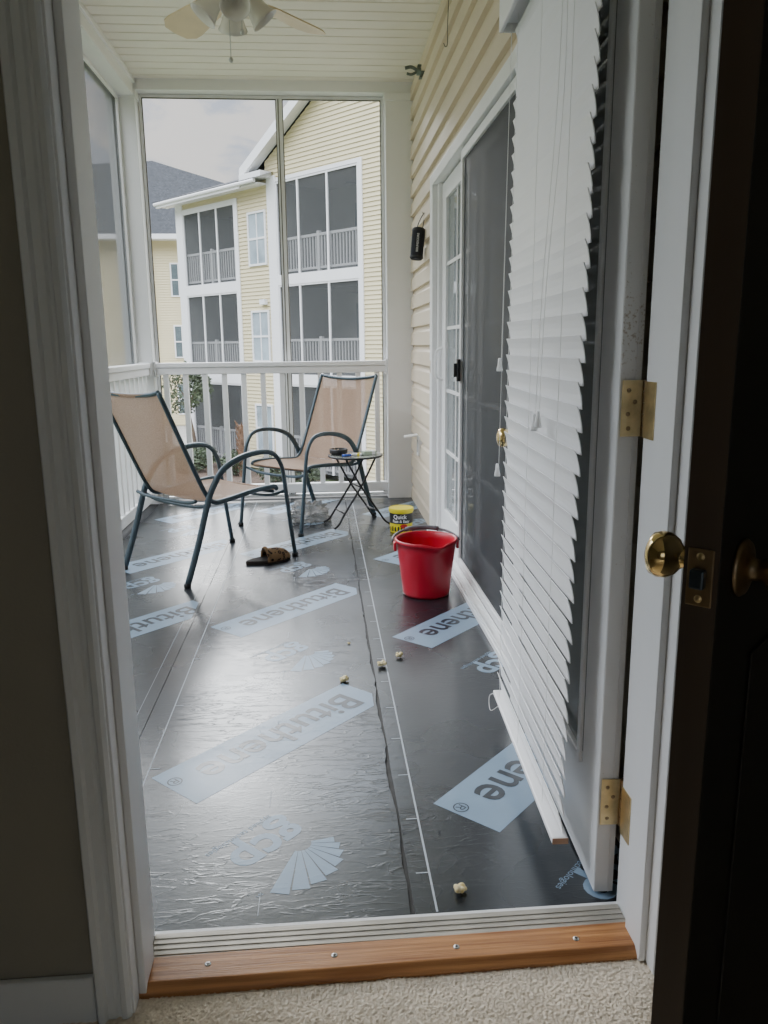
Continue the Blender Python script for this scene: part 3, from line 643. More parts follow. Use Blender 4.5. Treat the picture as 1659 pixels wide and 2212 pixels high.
# ------------------------------------------------------------------ folding side table and what is on it
TX, TY, TZ = .205, 4.92, .455
r = root('folding_table', 'small round folding table with black legs beside the far chair', 'table', (TX, TY, .0065))
bm = nb(); lathe(bm, [(.0001, TZ - .010), (.160, TZ - .010), (.163, TZ - .004), (.160, TZ), (.0001, TZ)], 40, Matrix.Translation((TX, TY, 0))); part('mosaic_tabletop', bm, m_mosaic, r)
bm = nb(); ring = [(TX + .167 * math.cos(a * math.pi / 20), TY + .167 * math.sin(a * math.pi / 20), TZ - .005) for a in range(41)]; tube(bm, ring, .0065, 8); part('rim', bm, m_blackm, r, sm=True)
ra = R(18)
def tp_(a, b, z): return (TX + a * math.cos(ra) - b * math.sin(ra), TY + a * math.sin(ra) + b * math.cos(ra), z)
for s in (-1, 1):
    for q in (-1, 1):
        w2 = .105 if q > 0 else .088
        bm = nb(); tube(bm, smooth([tp_(-.10 * q, s * w2, TZ - .012), tp_(-.07 * q, s * w2, TZ - .07), tp_(0, s * w2, .26), tp_(.11 * q, s * w2, .10), tp_(.15 * q, s * (w2 + .008), .04), tp_(.185 * q, s * (w2 + .02), .014)], 5), .0065, 8)
        part('leg', bm, m_blackm, r, sm=True)
for q in (-1, 1):
    w2 = .105 if q > 0 else .088
    bm = nb(); tube(bm, [tp_(.11 * q, -w2, .10), tp_(.11 * q, w2, .10)], .005, 8); part('stretcher', bm, m_blackm, r, sm=True)
bm = nb(); tube(bm, [tp_(0, -.11, .26), tp_(0, .11, .26)], .004, 8); part('pivot_rod', bm, m_blackm, r, sm=True)
p = V((TX - .105, TY + .02, TZ + .001))
r = root('ashtray', 'round black ashtray on the left of the small table', 'ashtray', p)
bm = nb(); lathe(bm, [(.0001, 0), (.045, 0), (.056, .012), (.058, .034), (.054, .036), (.050, .014), (.04, .008), (.0001, .008)], 32, Matrix.Translation(p)); part('bowl', bm, m_blackp, r, sm=True)
mcp = M('cigarette_paper', (.6, .45, .3), .8)
for k in range(4):
    bm = nb(); a = random.uniform(0, 6); q = p + V((.025 * math.cos(a), .025 * math.sin(a), .014 + .006 * k)); tube(bm, [q, q + V((random.uniform(-.02, .02), random.uniform(-.02, .02), .012))], .004, 8)
    part('cigarette_butt', bm, mcp, r)
def slab_at(x, y, a, sx, sy, sz):
    bm = nb(); c, s = math.cos(a), math.sin(a); obox(bm, (x, y, TZ + .002 + sz / 2), (sx / 2 * c, sx / 2 * s, 0), (-sy / 2 * s, sy / 2 * c, 0), (0, 0, sz / 2))
    return bm
r = root('cigarette_pack', 'pale green cigarette pack on the right of the small table', 'cigarette pack', (TX + .085, TY - .01, TZ))
part('box', slab_at(TX + .085, TY - .01, .3, .085, .055, .022), M('pale_green_card', (.45, .52, .40), .5), r, bevel=.002)
part('lid_band', slab_at(TX + .105, TY - .004, .3, .022, .0562, .0228), m_whiteink, r)
r = root('folded_packet', 'small white and yellow packet in the middle of the table', 'packet', (TX + .01, TY - .03, TZ))
part('sleeve', slab_at(TX + .01, TY - .04, -.2, .06, .045, .012), m_whiteink, r, bevel=.002)
part('stripe', slab_at(TX + .02, TY - .042, -.2, .016, .0456, .0128), m_yellow, r)
r = root('lighter', 'blue cigarette lighter lying near the front of the small table', 'lighter', (TX - .05, TY - .09, TZ))
bm = nb(); tube(bm, [(TX - .085, TY - .095, TZ + .009), (TX - .03, TY - .085, TZ + .009)], .0075, 10); part('body', bm, M('blue_plastic', (.03, .10, .55), .25), r, sm=True)
bm = nb(); tube(bm, [(TX - .029, TY - .085, TZ + .009), (TX - .014, TY - .082, TZ + .009)], .007, 10); part('metal_head', bm, m_steel, r, sm=True)
# ------------------------------------------------------------------ red bucket
BXc, BYc = .46, 3.46
r = root('bucket', 'red plastic bucket with a grey handle on the porch floor', 'bucket', (BXc, BYc, .0045))
bm = nb(); n = 56; rings = []
for rr, z, sp2 in ((.0001, .003, 0), (.100, .003, 0), (.105, .0, 0), (.108, .012, 0), (.112, .05, 0), (.131, .205, 0), (.133, .215, .0), (.134, .245, .6), (.142, .246, .8), (.144, .258, 1), (.139, .262, 1), (.131, .258, 1), (.128, .225, .4), (.126, .20, 0), (.105, .02, 0), (.0001, .012, 0)):
    ring = []
    for k in range(n):
        a = 2 * math.pi * k / n; d = (a - R(285) + math.pi) % (2 * math.pi) - math.pi
        s = math.exp(-(d / .3) ** 2) * sp2
        flat = 1 - .035 * sp2 * (abs(math.sin(a + .3)) ** 8)
        ring.append(bm.verts.new((BXc + (rr * flat + .012 * s) * math.cos(a), BYc + (rr * flat + .012 * s) * math.sin(a), z + .0065 - .012 * s)))
    rings.append(ring)
for a, b in zip(rings, rings[1:]):
    for k in range(n): bm.faces.new((a[k], a[(k + 1) % n], b[(k + 1) % n], b[k]))
bmesh.ops.remove_doubles(bm, verts=bm.verts[:], dist=.0003)
part('body', bm, m_red, r, sm=True)
for s in (-1, 1):
    bm = nb(); c = V((BXc + s * .144, BYc + .01 * s, .235)); obox(bm, c, (.006, 0, 0), (0, .02, 0), (0, 0, .02)); part('handle_lug', bm, m_red, r, bevel=.003)
bm = nb(); pts = [(BXc + .153 * math.cos(a), BYc + .012 + .150 * math.sin(a), .246 + .026 * math.sin(a) + .0065) for a in [R(x) for x in range(0, 181, 9)]]
tube(bm, pts, .0055, 8); hd = part('handle', bm, m_greyp, r, sm=True)
bm = nb(); pts = [(BXc + .153 * math.cos(a), BYc + .012 + .150 * math.sin(a), .246 + .026 * math.sin(a) + .0065) for a in [R(x) for x in range(60, 121, 6)]]
tube(bm, pts, .011, 10); part('grip', bm, m_greyp, hd, sm=True)
# ------------------------------------------------------------------ yellow tub
QX, QY = .47, 4.70
r = root('plastic_tub', 'yellow tub with a black label and yellow lid beside the wall', 'tub', (QX, QY, .0045))
bm = nb(); lathe(bm, [(.0001, .0), (.066, 0), (.069, .006), (.071, .13), (.0001, .13)], 36, Matrix.Translation((QX, QY, .005))); part('body', bm, m_yellow, r, sm=False)
bm = nb(); lathe(bm, [(.0001, .128), (.075, .128), (.0765, .132), (.0765, .148), (.073, .151), (.070, .148), (.0001, .147)], 40, Matrix.Translation((QX, QY, .005))); part('lid', bm, m_yellow, r, sm=False)
bm = nb(); lathe(bm, [(.0717, .060), (.0722, .122)], 36, Matrix.Translation((QX, QY, .005))); lb = part('label', bm, m_labelb, r)
def wrap(bm, cx, cy, rad, z, a0, mat, name, par):
    for v in bm.verts:
        a = a0 + v.co.x / rad; h = v.co.y; v.co = V((cx + rad * math.cos(a), cy + rad * math.sin(a), z + h))
    part(name, bm, mat, par, fix=False)
aF = R(258)
wrap(text('Quick', .034, .0008), QX, QY, .0732, .107, aF, m_whiteink, 'script_lettering', lb)
wrap(text('Fast & Easy', .024, .0006), QX, QY, .0732, .080, aF + .1, m_whiteink, 'script_lettering', lb)
bm = nb(); poly(bm, [(.024 * math.cos(R(k * 20)), .013 * math.sin(R(k * 20)), 0) for k in range(18)]); wrap(bm, QX, QY, .0728, .050, aF + .35, m_redink, 'red_oval', lb)
bm = nb()
for k in range(7): x = -.075 + k * .02; poly(bm, [(x, -.012, 0), (x + .012, -.012, 0), (x + .009, .016 + .004 * (k % 2), 0), (x + .002, .014, 0)])
wrap(bm, QX, QY, .0722, .030, aF, m_labelb, 'dark_print', lb)
# ------------------------------------------------------------------ slipper
p = on_z(580, 1213, .0065); ang = R(26)
r = root('slipper', 'dark leopard print slipper lying on the porch floor', 'slipper', p, ang)
def foot_w(t): return .030 + .018 * math.sin(math.pi * min(1, max(0, t)) ** .9) + .006 * t
bm = nb()
outl = []
for k in range(40):
    a = 2 * math.pi * k / 40; x = .125 * math.cos(a); t = (x + .125) / .25; y = foot_w(t) * math.sin(a) * (1 if abs(math.cos(a)) < .99 else .9); outl.append((x, y))
b0 = [bm.verts.new((x, y, 0)) for x, y in outl]; b1 = [bm.verts.new((x * 1.02, y * 1.04, .010)) for x, y in outl]; b2 = [bm.verts.new((x, y, .020)) for x, y in outl]
for a, b in ((b0, b1), (b1, b2)):
    for k in range(40): bm.faces.new((a[k], a[(k + 1) % 40], b[(k + 1) % 40], b[k]))
bm.faces.new(b0[::-1]); bm.faces.new(b2); part('sole', bm, M('dark_slipper_sole', (.025, .02, .016), .9), r, world=False)
bm = nb(); rows = []
for i in range(13):
    x = -.015 + .14 * i / 12; t = (x + .125) / .25; e = math.sqrt(max(0, 1 - (max(0, x - .03) / .098) ** 2)); wv_ = (foot_w(t) + .004) * (e if x > .03 else 1)
    hgt = .062 * (e if x > .03 else 1) + .0
    rows.append([bm.verts.new((x, wv_ * math.cos(math.pi * j / 14), .010 + hgt * math.sin(math.pi * j / 14) + .003 * noise.noise(V((x * 60, j, 0))))) for j in range(15)])
for a, b in zip(rows, rows[1:]):
    for j in range(14): bm.faces.new((a[j], a[j + 1], b[j + 1], b[j]))
o = part('upper', bm, m_leopard, r, world=False, sm=True); sd = o.modifiers.new('thick', 'SOLIDIFY'); sd.thickness = .008
bm = nb(); pts = [(-.015, .052 * math.cos(math.pi * j / 14), .012 + .064 * math.sin(math.pi * j / 14)) for j in range(15)]; tube(bm, pts, .009, 8); part('plush_cuff', bm, m_leopard, r, world=False, sm=True)
# ------------------------------------------------------------------ crumpled bag
p = on_z(666, 1126, .0065)
bm = nb(); bmesh.ops.create_icosphere(bm, subdivisions=5, radius=1)
for v in bm.verts:
    c = v.co.copy(); f = 1 + .5 * noise.noise(c * 1.6 + V((3, 1, 5))) + .42 * abs(noise.noise(c * 4.2)) - .12 + .25 * abs(noise.noise(c * 9))
    v.co = V((p.x + c.x * .115 * f, p.y + c.y * .085 * f, max(.007, .06 + c.z * .08 * f)))
single('plastic_bag', bm, m_bag, 'crumpled clear plastic bag on the floor under the far chair', 'bag')
# ------------------------------------------------------------------ popcorn
def popcorn(px, py, s, label):
    p = on_z(px, py, .0065); bm = nb()
    for k in range(11):
        c = V((random.uniform(-1.1, 1.1), random.uniform(-1, 1), random.uniform(.2, 1.0))) * s * .55; t = nb(); bmesh.ops.create_icosphere(t, subdivisions=2, radius=s * random.uniform(.24, .46))
        for v in t.verts: v.co = v.co * (1 + .5 * noise.noise(v.co * (2 / s) + V((k, 0, 0)))) + c
        merge(bm, t)
    mz = min(v.co.z for v in bm.verts); bm.transform(Matrix.Translation(p + V((0, 0, -mz))))
    single('popcorn', bm, m_pop, label, 'popcorn', 'popcorn pieces dropped on the floor', sm=True)
popcorn(994, 1926, .0170, 'popcorn piece nearest the doorway sill')
popcorn(743, 1472, .0185, 'popcorn piece lying above the end of the middle printed band')
popcorn(826, 1440, .0200, 'popcorn piece lying right on the jagged sheet seam')
popcorn(863, 1419, .0165, 'popcorn piece just right of the jagged seam')
popcorn(754, 1391, .007, 'tiny popcorn crumb farthest from the doorway')
# ------------------------------------------------------------------ small things on the wall
r = root('portable_speaker', 'black cylindrical speaker hanging by its strap on the siding', 'speaker', (.62, 5.25, 1.65))
pc = on_x(902, 527, .615); dr = V((-.10, -.10, -1)).normalized()
bm = nb(); lathe(bm, [(.0001, -.096), (.032, -.094), (.039, -.087), (.040, .087), (.032, .094), (.0001, .096)], 28, align(pc, -dr)); part('body', bm, M('black_speaker_cloth', (.018, .020, .028), .8, bump=.3, bscale=400), r, sm=False)
for s in (1, -1):
    bm = nb(); lathe(bm, [(.0405, -.006), (.0415, 0), (.0405, .006)], 28, align(pc - dr * .08 * s, -dr)); part('end_ring', bm, m_blackp, r)
bm = nb(); a_ = pc - dr * .09; tube(bm, smooth([a_ + V((-.02, -.03, -.02)), a_ + V((0, -.02, .04)), V((XW - .022, a_.y, a_.z + .09)), a_ + V((.03, .01, .03)), a_ + V((.02, .01, -.01))]), .003, 6); part('strap', bm, m_blackp, r, sm=True)
bm = nb(); tube(bm, [(XW + .002, a_.y, a_.z + .092), (XW - .035, a_.y, a_.z + .092), (XW - .037, a_.y, a_.z + .10)], .0025, 6); part('hook', bm, m_steel, r)
t = text('SOUNDCORE', .018, .0003); vd = (CAM - pc).normalized(); ax = -dr; nn = (vd - ax * vd.dot(ax)).normalized(); up_ = nn.cross(ax)
mm = Matrix.Identity(4); mm.col[0][:3] = ax; mm.col[1][:3] = up_; mm.col[2][:3] = nn; mm.col[3][:3] = pc + nn * .0413
t.transform(mm); part('lettering', t, m_whiteink, r, fix=False)
po = on_x(908, 962, XW - .014)
r = root('wall_outlet', 'white outdoor outlet box with its flip cover open', 'outlet', (XW, po.y, po.z))
bm = nb(); box(bm, XW - .034, XW - .001, po.y - .045, po.y + .045, po.z - .07, po.z + .065); part('box', bm, m_white, r, bevel=.004)
bm = nb(); obox(bm, (XW - .078, po.y, po.z + .066), (.045, 0, .006), (0, .042, 0), (0, 0, .006)); part('flip_cover', bm, m_white, r, bevel=.003)
bm = nb(); box(bm, XW - .036, XW - .0345, po.y - .02, po.y + .02, po.z - .045, po.z + .04); part('socket_face', bm, M('socket_grey', (.45, .45, .43), .5), r)
r = root('spring_clamp', 'grey green metal clamp fixed near the ceiling by the corner post', 'clamp', (.62, 5.4, 2.78))
pc = on_y(914, 154, 5.20)
bm = nb(); obox(bm, pc + V((.05, 0, 0)), (.005, 0, 0), (0, .03, 0), (0, 0, .055)); obox(bm, pc + V((.01, 0, .028)), (.045, 0, 0), (0, .022, 0), (0, 0, .005)); obox(bm, pc + V((.015, 0, -.032)), (.04, 0, .004), (0, .022, 0), (0, 0, .005)); part('bracket', bm, m_clamp, r, bevel=.002)
bm = nb(); tube(bm, [pc + V((-.04, 0, -.002)), pc + V((.04, 0, -.002))], .022, 12); part('barrel', bm, m_clamp, r, sm=True)
bm = nb(); tube(bm, smooth([pc + V((-.03, 0, .0)), pc + V((-.07, 0, .022)), pc + V((-.11, 0, .016))]), .010, 8); tube(bm, smooth([pc + V((-.03, 0, .0)), pc + V((-.07, 0, -.018)), pc + V((-.10, 0, -.014))]), .008, 8); part('jaw', bm, m_clamp, r, sm=True)
bm = nb(); tube(bm, smooth([(XW - .05, 4.0, ZC), (XW - .045, 4.0, 2.72), (XW - .05, 4.0, 2.58), (XW - .05, 4.0, 2.5), (XW - .06, 4.0, 2.485), (XW - .068, 4.0, 2.5)]), .002, 6)
single('ceiling_hook', bm, m_bronze, 'thin dark wire hook hanging from the porch ceiling', 'hook')
# ------------------------------------------------------------------ ceiling fan
FX, FY = -.315, 3.62
r = root('ceiling_fan', 'cream ceiling fan with bell glass lamp shades and pull chains', 'ceiling fan', (FX, FY, ZC))
T = Matrix.Translation((FX, FY, 0))
bm = nb(); lathe(bm, [(.0001, ZC), (.07, ZC), (.065, ZC - .04), (.015, ZC - .06), (.013, 2.73), (.05, 2.725), (.10, 2.70), (.115, 2.65), (.105, 2.605), (.06, 2.59), (.05, 2.58), (.062, 2.57), (.062, 2.545), (.04, 2.53), (.0001, 2.526)], 36, T); part('motor_housing', bm, m_fanbody, r, sm=True)
for k in range(5):
    a = R(90 + 36 + 72 * k - 2); e = V((math.cos(a), math.sin(a), 0)); f = V((-math.sin(a), math.cos(a), 0)); c0 = V((FX, FY, 2.550))
    bm = nb(); tilt = V((0, 0, .016))
    outl = [(.17, .042), (.22, .058), (.45, .080), (.50, .078), (.550, .052), (.560, 0), (.550, -.052), (.50, -.078), (.45, -.080), (.22, -.058), (.17, -.042)]
    top = [bm.verts.new(c0 + e * p + f * q + tilt * (q / .06) + V((0, 0, .003))) for p, q in outl]; bot = [bm.verts.new(c0 + e * p + f * q + tilt * (q / .06) - V((0, 0, .003))) for p, q in outl]
    bm.faces.new(top); bm.faces.new(bot[::-1])
    for i in range(len(outl)): bm.faces.new((top[i], bot[i], bot[(i + 1) % 11], top[(i + 1) % 11]))
    bl = part('blade', bm, m_fanblade, r)
    bm = nb(); obox(bm, c0 + e * .15 - V((0, 0, .006)), e * .07, f * .018, V((0, 0, .003))); part('blade_iron', bm, m_fanbody, bl, bevel=.002)
for k in range(4):
    a = R(8 + 90 * k); e = V((math.cos(a), math.sin(a), 0)); st = V((FX, FY, 2.545)) + e * .045; dirr = (e * .75 + V((0, 0, -.9))).normalized()
    bm = nb(); tube(bm, [st, st + dirr * .03], .013, 12); hol = part('lamp_arm', bm, m_fanbody, r, sm=True)
    bm = nb(); lathe(bm, [(q * .98, z * .95) for q, z in [(.018, .0), (.030, .008), (.038, .03), (.044, .06), (.054, .09), (.063, .108), (.060, .108), (.050, .088), (.040, .058), (.034, .03), (.02, .006)]], 28, align(st + dirr * .025, dirr)); part('lamp_shade', bm, m_shade, r, sm=True)
for dx, dy, z0, z1 in ((-.02, 0, 2.53, 2.30), (.03, .01, 2.53, 2.41)):
    bm = nb()
    tube(bm, [(FX + dx, FY + dy, z0), (FX + dx, FY + dy, z1)], .0018, 6); lathe(bm, [(.0001, -.012), (.007, -.009), (.010, 0), (.006, .008), (.0001, .011)], 12, Matrix.Translation((FX + dx, FY + dy, z1 - .008))); part('pull_chain', bm, m_steel, r, sm=True)
# ------------------------------------------------------------------ neighbouring apartment building
P0 = V((1.11, 21.6, 0)); u = V((-.655, .755, 0)).normalized(); nv = V((-.755, -.655, 0)).normalized()
def B(t, n_, z): return P0 + u * t + nv * n_ + V((0, 0, z))
def bb(bm, t0, t1, n0, n1, z0, z1):
    hexa(bm, [B(t0, n0, z0), B(t1, n0, z0), B(t1, n1, z0), B(t0, n1, z0), B(t0, n0, z1), B(t1, n0, z1), B(t1, n1, z1), B(t0, n1, z1)])
G = -2.7
apt = root('apartment_building', 'yellow sided three storey building with stacked screened balconies', 'building', B(0, 0, G))
CR, CL = 5.5, 8.4
bm = nb()
for (a, b, c, d) in ((-6.4, 0, G, 6.0), (3.8, CR - .15, G, 5.85), (0, 3.8, 5.72, 6.0), (CR - .15, CL + .1, 5.52, 5.85)):
    merge(bm, lap(P0, u, nv, a, b, c, d, .115, .024))
g = lap(P0, u, nv, -6.4, 3.9, 6.0, 9.5, .115, .024)
clip(g, B(4.25, 0, 6.12), (V((0, 0, 1)) + u * .56).normalized()); clip(g, B(-6.75, 0, 6.12), (V((0, 0, 1)) - u * .56).normalized()); merge(bm, g)
poly(bm, [B(CL + .4, 0, G), B(CL + .4, -9, G), B(CL + .4, -9, 5.9), B(CL + .4, 0, 5.9)]); poly(bm, [B(-6.4, 0, G), B(-6.4, -9, G), B(-6.4, -9, 6), B(-6.4, 0, 6)]); poly(bm, [B(CL + .4, -9, G), B(-6.4, -9, G), B(-6.4, -9, 6), B(CL + .4, -9, 6)])
part('wall', bm, m_ysiding, apt)
def tr(*a):
    bm = nb(); bb(bm, *a); part('trim_board', bm, m_ywhite, apt)
for c, d in ((2.86, 3.15), (.0, .30), (5.715, 5.82)): tr(-.001, 3.8, -.05, .045, c, d)
for c, d in ((2.80, 3.12), (-.05, .27), (5.42, 5.53)): tr(CR - .14, CL + .1, -.05, .045, c, d)
tr(-.16, -.002, -.05, .05, G, 5.82); tr(3.42, 3.82, -.1, .051, G, 5.9); tr(CR - .18, CR, -.05, .051, G, 5.53); tr(CL, CL + .4, -.05, .051, G, 5.9)
def rake(t0, z0, t1, z1, n0, n1, h):
    bm = nb(); hexa(bm, [B(t0, n0, z0 - h), B(t1, n0, z1 - h), B(t1, n1, z1 - h), B(t0, n1, z0 - h), B(t0, n0, z0), B(t1, n0, z1), B(t1, n1, z1), B(t0, n1, z0)]); part('rake_board', bm, m_ywhite, apt)
rake(4.62, 6.20, -1.25, 9.50, .30, .40, .30); rake(-7.1, 6.20, -1.25, 9.50, .30, .40, .30)
rake(4.62, 6.04, -1.25, 9.34, .0, .298, .05)
bm = nb(); bb(bm, 3.6, 4.62, 0, .42, 5.86, 6.02); part('eave_return', bm, m_ywhite, apt)
bm = nb(); bb(bm, 4.63, CL + .95, .36, .44, 5.66, 5.84); bb(bm, 3.83, CL + .95, 0, .36, 5.70, 5.74); part('fascia', bm, m_ywhite, apt)
bm = nb(); tube(bm, [B(3.86, .45, 5.78), B(CL + 1, .45, 5.78)], .06, 8); part('gutter', bm, m_ywhite, apt)
bm = nb()
rk = [((4.70, 6.04), (-1.25, 9.38)), ((-7.2, 6.04), (-1.25, 9.38))]
for (a, za), (b, zb) in rk: hexa(bm, [B(a, .295, za), B(b, .295, zb), B(b, -9.3, zb), B(a, -9.3, za), B(a, .295, za + .1), B(b, .295, zb + .1), B(b, -9.3, zb + .1), B(a, -9.3, za + .1)])
part('gable_roof', bm, m_shingle, apt)
bm = nb()
v = [B(3.5, .5, 5.84), B(CL + 1.05, .5, 5.84), B(CL + 1.05, -5.4, 5.84), B(7.0, -2.4, 6.85), B(3.5, -2.4, 6.85), B(3.5, -5.4, 5.84)]
poly(bm, [v[0], v[1], v[3], v[4]]); poly(bm, [v[1], v[2], v[3]]); poly(bm, [v[2], v[5], v[4], v[3]])
part('hip_roof', bm, m_shingle, apt)
def balcony(t0, t1, zf, zt, mulls):
    bm = nb(); dpt = -1.9
    poly(bm, [B(t0, dpt, zf), B(t1, dpt, zf), B(t1, dpt, zt), B(t0, dpt, zt)])
    poly(bm, [B(t0, 0, zf), B(t0, dpt, zf), B(t0, dpt, zt), B(t0, 0, zt)]); poly(bm, [B(t1, 0, zf), B(t1, dpt, zf), B(t1, dpt, zt), B(t1, 0, zt)])
    poly(bm, [B(t0, 0, zt), B(t1, 0, zt), B(t1, dpt, zt), B(t0, dpt, zt)]); poly(bm, [B(t0, 0, zf), B(t1, 0, zf), B(t1, dpt, zf), B(t0, dpt, zf)])
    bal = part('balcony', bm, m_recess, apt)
    bm = nb(); bb(bm, t0 + .5, t0 + 2.1, dpt + .01, dpt + .05, zf, zf + 2.05); part('balcony_door', bm, m_curt, bal)
    bm = nb(); bb(bm, t0, t1, -.13, -.06, zf + .95, zf + 1.02); bb(bm, t0, t1, -.12, -.07, zf + .08, zf + .14)
    k = t0 + .07
    while k < t1: bb(bm, k, k + .035, -.11, -.075, zf + .14, zf + .95); k += .125
    mid = (t0 + t1) / 2; bb(bm, mid - .05, mid + .05, -.14, -.05, zf, zf + 1.08)
    part('balustrade', bm, m_balrail, bal)
    bm = nb()
    for m_ in mulls: bb(bm, m_ - .03, m_ + .03, -.02, .03, zf, zt)
    bb(bm, t0, t0 + .04, -.02, .03, zf, zt); bb(bm, t1 - .04, t1, -.02, .03, zf, zt); bb(bm, t0, t1, -.02, .031, zt - .05, zt); part('screen_frame', bm, m_ywhite, bal)
    bm = nb(); poly(bm, [B(t0, 0, zf), B(t1, 0, zf), B(t1, 0, zt), B(t0, 0, zt)]); part('screen', bm, m_bscreen, bal)
    bm = nb(); c = B(t0 + .7, -1.0, zt - .3); tube(bm, [c, c + V((0, 0, .3))], .03, 8)
    for q in range(4): a = q * math.pi / 2 + .4; e = V((math.cos(a), math.sin(a), 0)); f = V((-math.sin(a), math.cos(a), 0)); obox(bm, c + e * .33, e * .28, f * .06, (0, 0, .008))
    part('balcony_fan', bm, m_blackm, bal)
for zf, zt in ((3.15, 5.71), (.30, 2.86), (-2.55, 0.0)): balcony(0, 3.42, zf, zt, (1.22, 2.46))
for zf, zt in ((3.12, 5.42), (.27, 2.80), (-2.58, -.05)): balcony(CR, CL, zf, zt, (CR + .98, CR + 1.95))
def window(par, pt, t0, t1, z0, z1, panem, fr=.06):
    bm = nb()
    def q(a, b, n0, n1, c, d): hexa(bm, [pt(a, n0, c), pt(b, n0, c), pt(b, n1, c), pt(a, n1, c), pt(a, n0, d), pt(b, n0, d), pt(b, n1, d), pt(a, n1, d)])
    q(t0 - fr, t0, .0, .06, z0 - fr, z1 + fr); q(t1, t1 + fr, .0, .06, z0 - fr, z1 + fr); q(t0, t1, .0, .06, z0 - fr, z0); q(t0, t1, .0, .06, z1, z1 + fr)
    q(t0, t1, .0, .05, (z0 + z1) / 2 - .03, (z0 + z1) / 2 + .03); m_ = (t0 + t1) / 2; q(m_ - .02, m_ + .02, 0, .049, z0, z1)
    f = part('window', bm, m_ywhite, par)
    bm = nb(); poly(bm, [pt(t0, .034, z0), pt(t1, .034, z0), pt(t1, .034, z1), pt(t0, .034, z1)]); part('pane', bm, panem, f)
for z0, z1 in ((3.55, 4.98), (.70, 2.13), (-2.1, -.7)): window(apt, B, 3.98, 4.75, z0, z1, m_pane)
bm = nb(); bb(bm, 4.0, 4.25, .02, .14, 2.35, 2.5); part('vent_hood', bm, m_ywhite, apt)
far = root('apartment_building', 'distant yellow building with a large grey hip roof behind', 'building', (-9, 40, G))
def D(t, n_, z): return V((t, 40 - n_, z))
bm = nb(); merge(bm, lap((0, 40, 0), (1, 0, 0), (0, -1, 0), -22, 3, G, 6.2, .12, .025))
poly(bm, [(-22, 40, G), (-22, 52, G), (-22, 52, 6.2), (-22, 40, 6.2)]); poly(bm, [(3, 40, G), (3, 52, G), (3, 52, 6.2), (3, 40, 6.2)]); part('wall', bm, m_ysiding, far)
bm = nb(); v = [V((-22.5, 39.4, 6.3)), V((3.5, 39.4, 6.3)), V((3.5, 52.6, 6.3)), V((-22.5, 52.6, 6.3)), V((-14.0, 46, 10.6)), V((-8.7, 46, 10.9))]
poly(bm, [v[0], v[1], v[5], v[4]]); poly(bm, [v[1], v[2], v[5]]); poly(bm, [v[2], v[3], v[4], v[5]]); poly(bm, [v[3], v[0], v[4]]); part('roof', bm, m_shingle, far)
bm = nb(); box(bm, -22.5, 3.5, 39.3, 39.42, 6.08, 6.3); box(bm, -22.5, 3.5, 39.42, 40, 6.08, 6.12); part('fascia', bm, m_ywhite, far)
bm = nb(); tube(bm, [(-7.95, 39.3, 6.1), (-7.95, 39.85, 5.7), (-7.95, 39.85, G)], .06, 8); part('downspout', bm, m_ywhite, far)
for z0, z1 in ((3.55, 5.0), (.65, 2.1), (-2.1, -.7)):
    window(far, D, -7.0, -6.35, z0, z1, m_curt)
    for xx in (-12.0, -14.5, -17, -19.5): window(far, D, xx, xx + 1.5, z0, z1, m_curt)
# ------------------------------------------------------------------ ground and planting
bm = nb(); poly(bm, [(-400, -200, G - .05), (400, -200, G - .05), (400, 600, G - .05), (-400, 600, G - .05)]); struct('ground', bm, m_grass, 'lawn around the apartment buildings', 'ground')
bm = nb(); poly(bm, [B(-7, .1, G - .04), B(10, .1, G - .04), B(10, 3.2, G - .04), B(-7, 3.0, G - .04)][::-1]); struct('planting_bed', bm, m_mulch, 'brown mulch bed along the building', 'ground')
bm = nb(); poly(bm, [B(-9, 4.4, G - .036), B(22, 4.4, G - .036), B(22, 6.2, G - .036), B(-9, 6.2, G - .036)]); poly(bm, [B(22, 8.5, G - .034), B(40, 8.5, G - .034), B(40, -20, G - .034), B(9.8, -20, G - .034), B(9.8, -1, G - .034)]); struct('path', bm, m_path, 'pale concrete path and drive below the buildings', 'path')
bm = nb(); box(bm, -1.42, 3, 1.3, 6.0, G - .1, -.21); struct('building_base', bm, m_ysiding, 'storey below the porch', 'building')
def leaves(bm, c, rad, n, s):
    for _ in range(n):
        d = V((random.gauss(0, 1), random.gauss(0, 1), random.gauss(0, 1))).normalized() * (random.random() ** .4)
        p = V(c) + V((d.x * rad[0], d.y * rad[1], d.z * rad[2])); a = V((random.gauss(0, 1), random.gauss(0, 1), random.gauss(0, 1))).normalized(); b = a.orthogonal().normalized()
        q = s * random.uniform(.6, 1.3); poly(bm, [p - a * q, p + b * q * .5, p + a * q, p - b * q * .5])
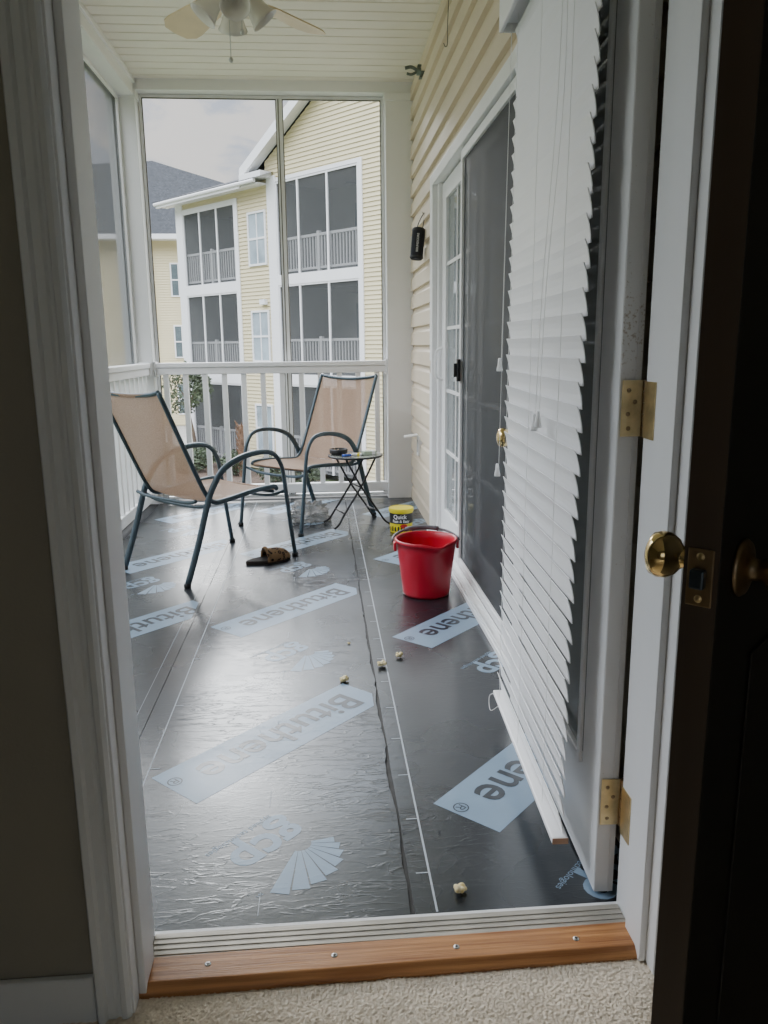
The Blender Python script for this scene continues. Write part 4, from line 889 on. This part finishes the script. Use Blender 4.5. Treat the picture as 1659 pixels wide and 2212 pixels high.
def tree(x, y, h, cr_, label, seed=1, lm=m_leafB, n=2600, ls=.10):
    random.seed(seed); r = root('tree', label, 'tree', (x, y, G), group=None)
    bm = nb(); tube(bm, smooth([(x, y, G - .1), (x + .1, y, G + h * .25), (x - .05, y + .1, G + h * .55), (x, y, G + h * .85)], 4), .1, 8, rad=[.16 * h / 6 * (1 - i / 14) for i in range(13)])
    cl = []
    for k in range(9):
        a = random.uniform(0, 6.28); z0 = G + h * random.uniform(.35, .7); e = V((x + cr_ * .75 * math.cos(a), y + cr_ * .75 * math.sin(a), z0 + h * random.uniform(.05, .3)))
        tube(bm, [(x, y, z0), (V((x, y, z0)) + e) / 2 + V((0, 0, .1)), e], .03, 6, rad=[.05 * h / 6, .035 * h / 6, .015]); cl.append(e)
    part('trunk', bm, m_bark, r)
    bm = nb(); cl.append(V((x, y, G + h * .9)))
    for e in cl: leaves(bm, e, (cr_ * .5, cr_ * .5, h * .13), n // 10, ls)
    part('crown', bm, lm, r, fix=False)
tree(-4.25, 26, 3.3, .65, 'small leafy tree at the left corner of the yellow building', seed=3, n=1800, ls=.06)
tree(-26, 44, 9, 3.2, 'tall tree beyond the left screens, nearest the far building', seed=5, n=3000, ls=.2)
tree(-34, 50, 11, 4, 'tall tree farthest left beyond the side railing', seed=6, n=3000, ls=.25)
tree(-15, 26, 4.0, 1.6, 'short tree on the lawn left of the porch', seed=8, n=2600, ls=.1)
random.seed(11)
for i, (t_, nn_, s, lab) in enumerate(((5.9, 1.7, .5, 'round green shrub nearest the reddish trunk'), (6.8, 2.2, .55, 'round green shrub in the middle of the bed'), (7.8, 2.0, .45, 'round green shrub at the left end of the bed'), (4.4, 1.2, .45, 'round green shrub below the narrow windows'), (6.6, .9, .45, 'low green shrub against the ground floor balcony'), (2.2, 1.4, .5, 'round shrub in front of the right balcony stack'), (1.0, 1.3, .5, 'round shrub rightmost in the bed'))):
    c = B(t_, nn_, G + s * .8)
    rr = root('shrub', lab, 'shrub', B(t_, nn_, G - .04), group='round shrubs in the mulch bed')
    bm = nb(); leaves(bm, c, (s, s, s * .85), 900, .055); part('foliage', bm, m_leafA, rr, fix=False)
    bm = nb()
    for k in range(5): a = k * 1.26; tube(bm, [B(t_, nn_, G - .06), c + V((.5 * s * math.cos(a), .5 * s * math.sin(a), 0))], .015, 5)
    part('stem', bm, m_bark, rr)
c = V((-2.42, 24, 0))
r = root('palm_tree', 'short reddish palm trunk with cut fronds in the mulch bed', 'palm', (c.x, c.y, G))
bm = nb(); tube(bm, [(c.x, c.y, G - .1), (c.x, c.y, G + .8), (c.x + .03, c.y, G + 1.5)], .13, 10, rad=[.14, .13, .15])
for k in range(60):
    a = k * 2.4; z = G + .1 + k * .024; e = V((math.cos(a), math.sin(a), 0)); q = V((c.x, c.y, z)) + e * .13; tube(bm, [q, q + e * .06 + V((0, 0, .14))], .03, 5, rad=[.03, .012])
part('trunk', bm, m_palmtrunk, r)
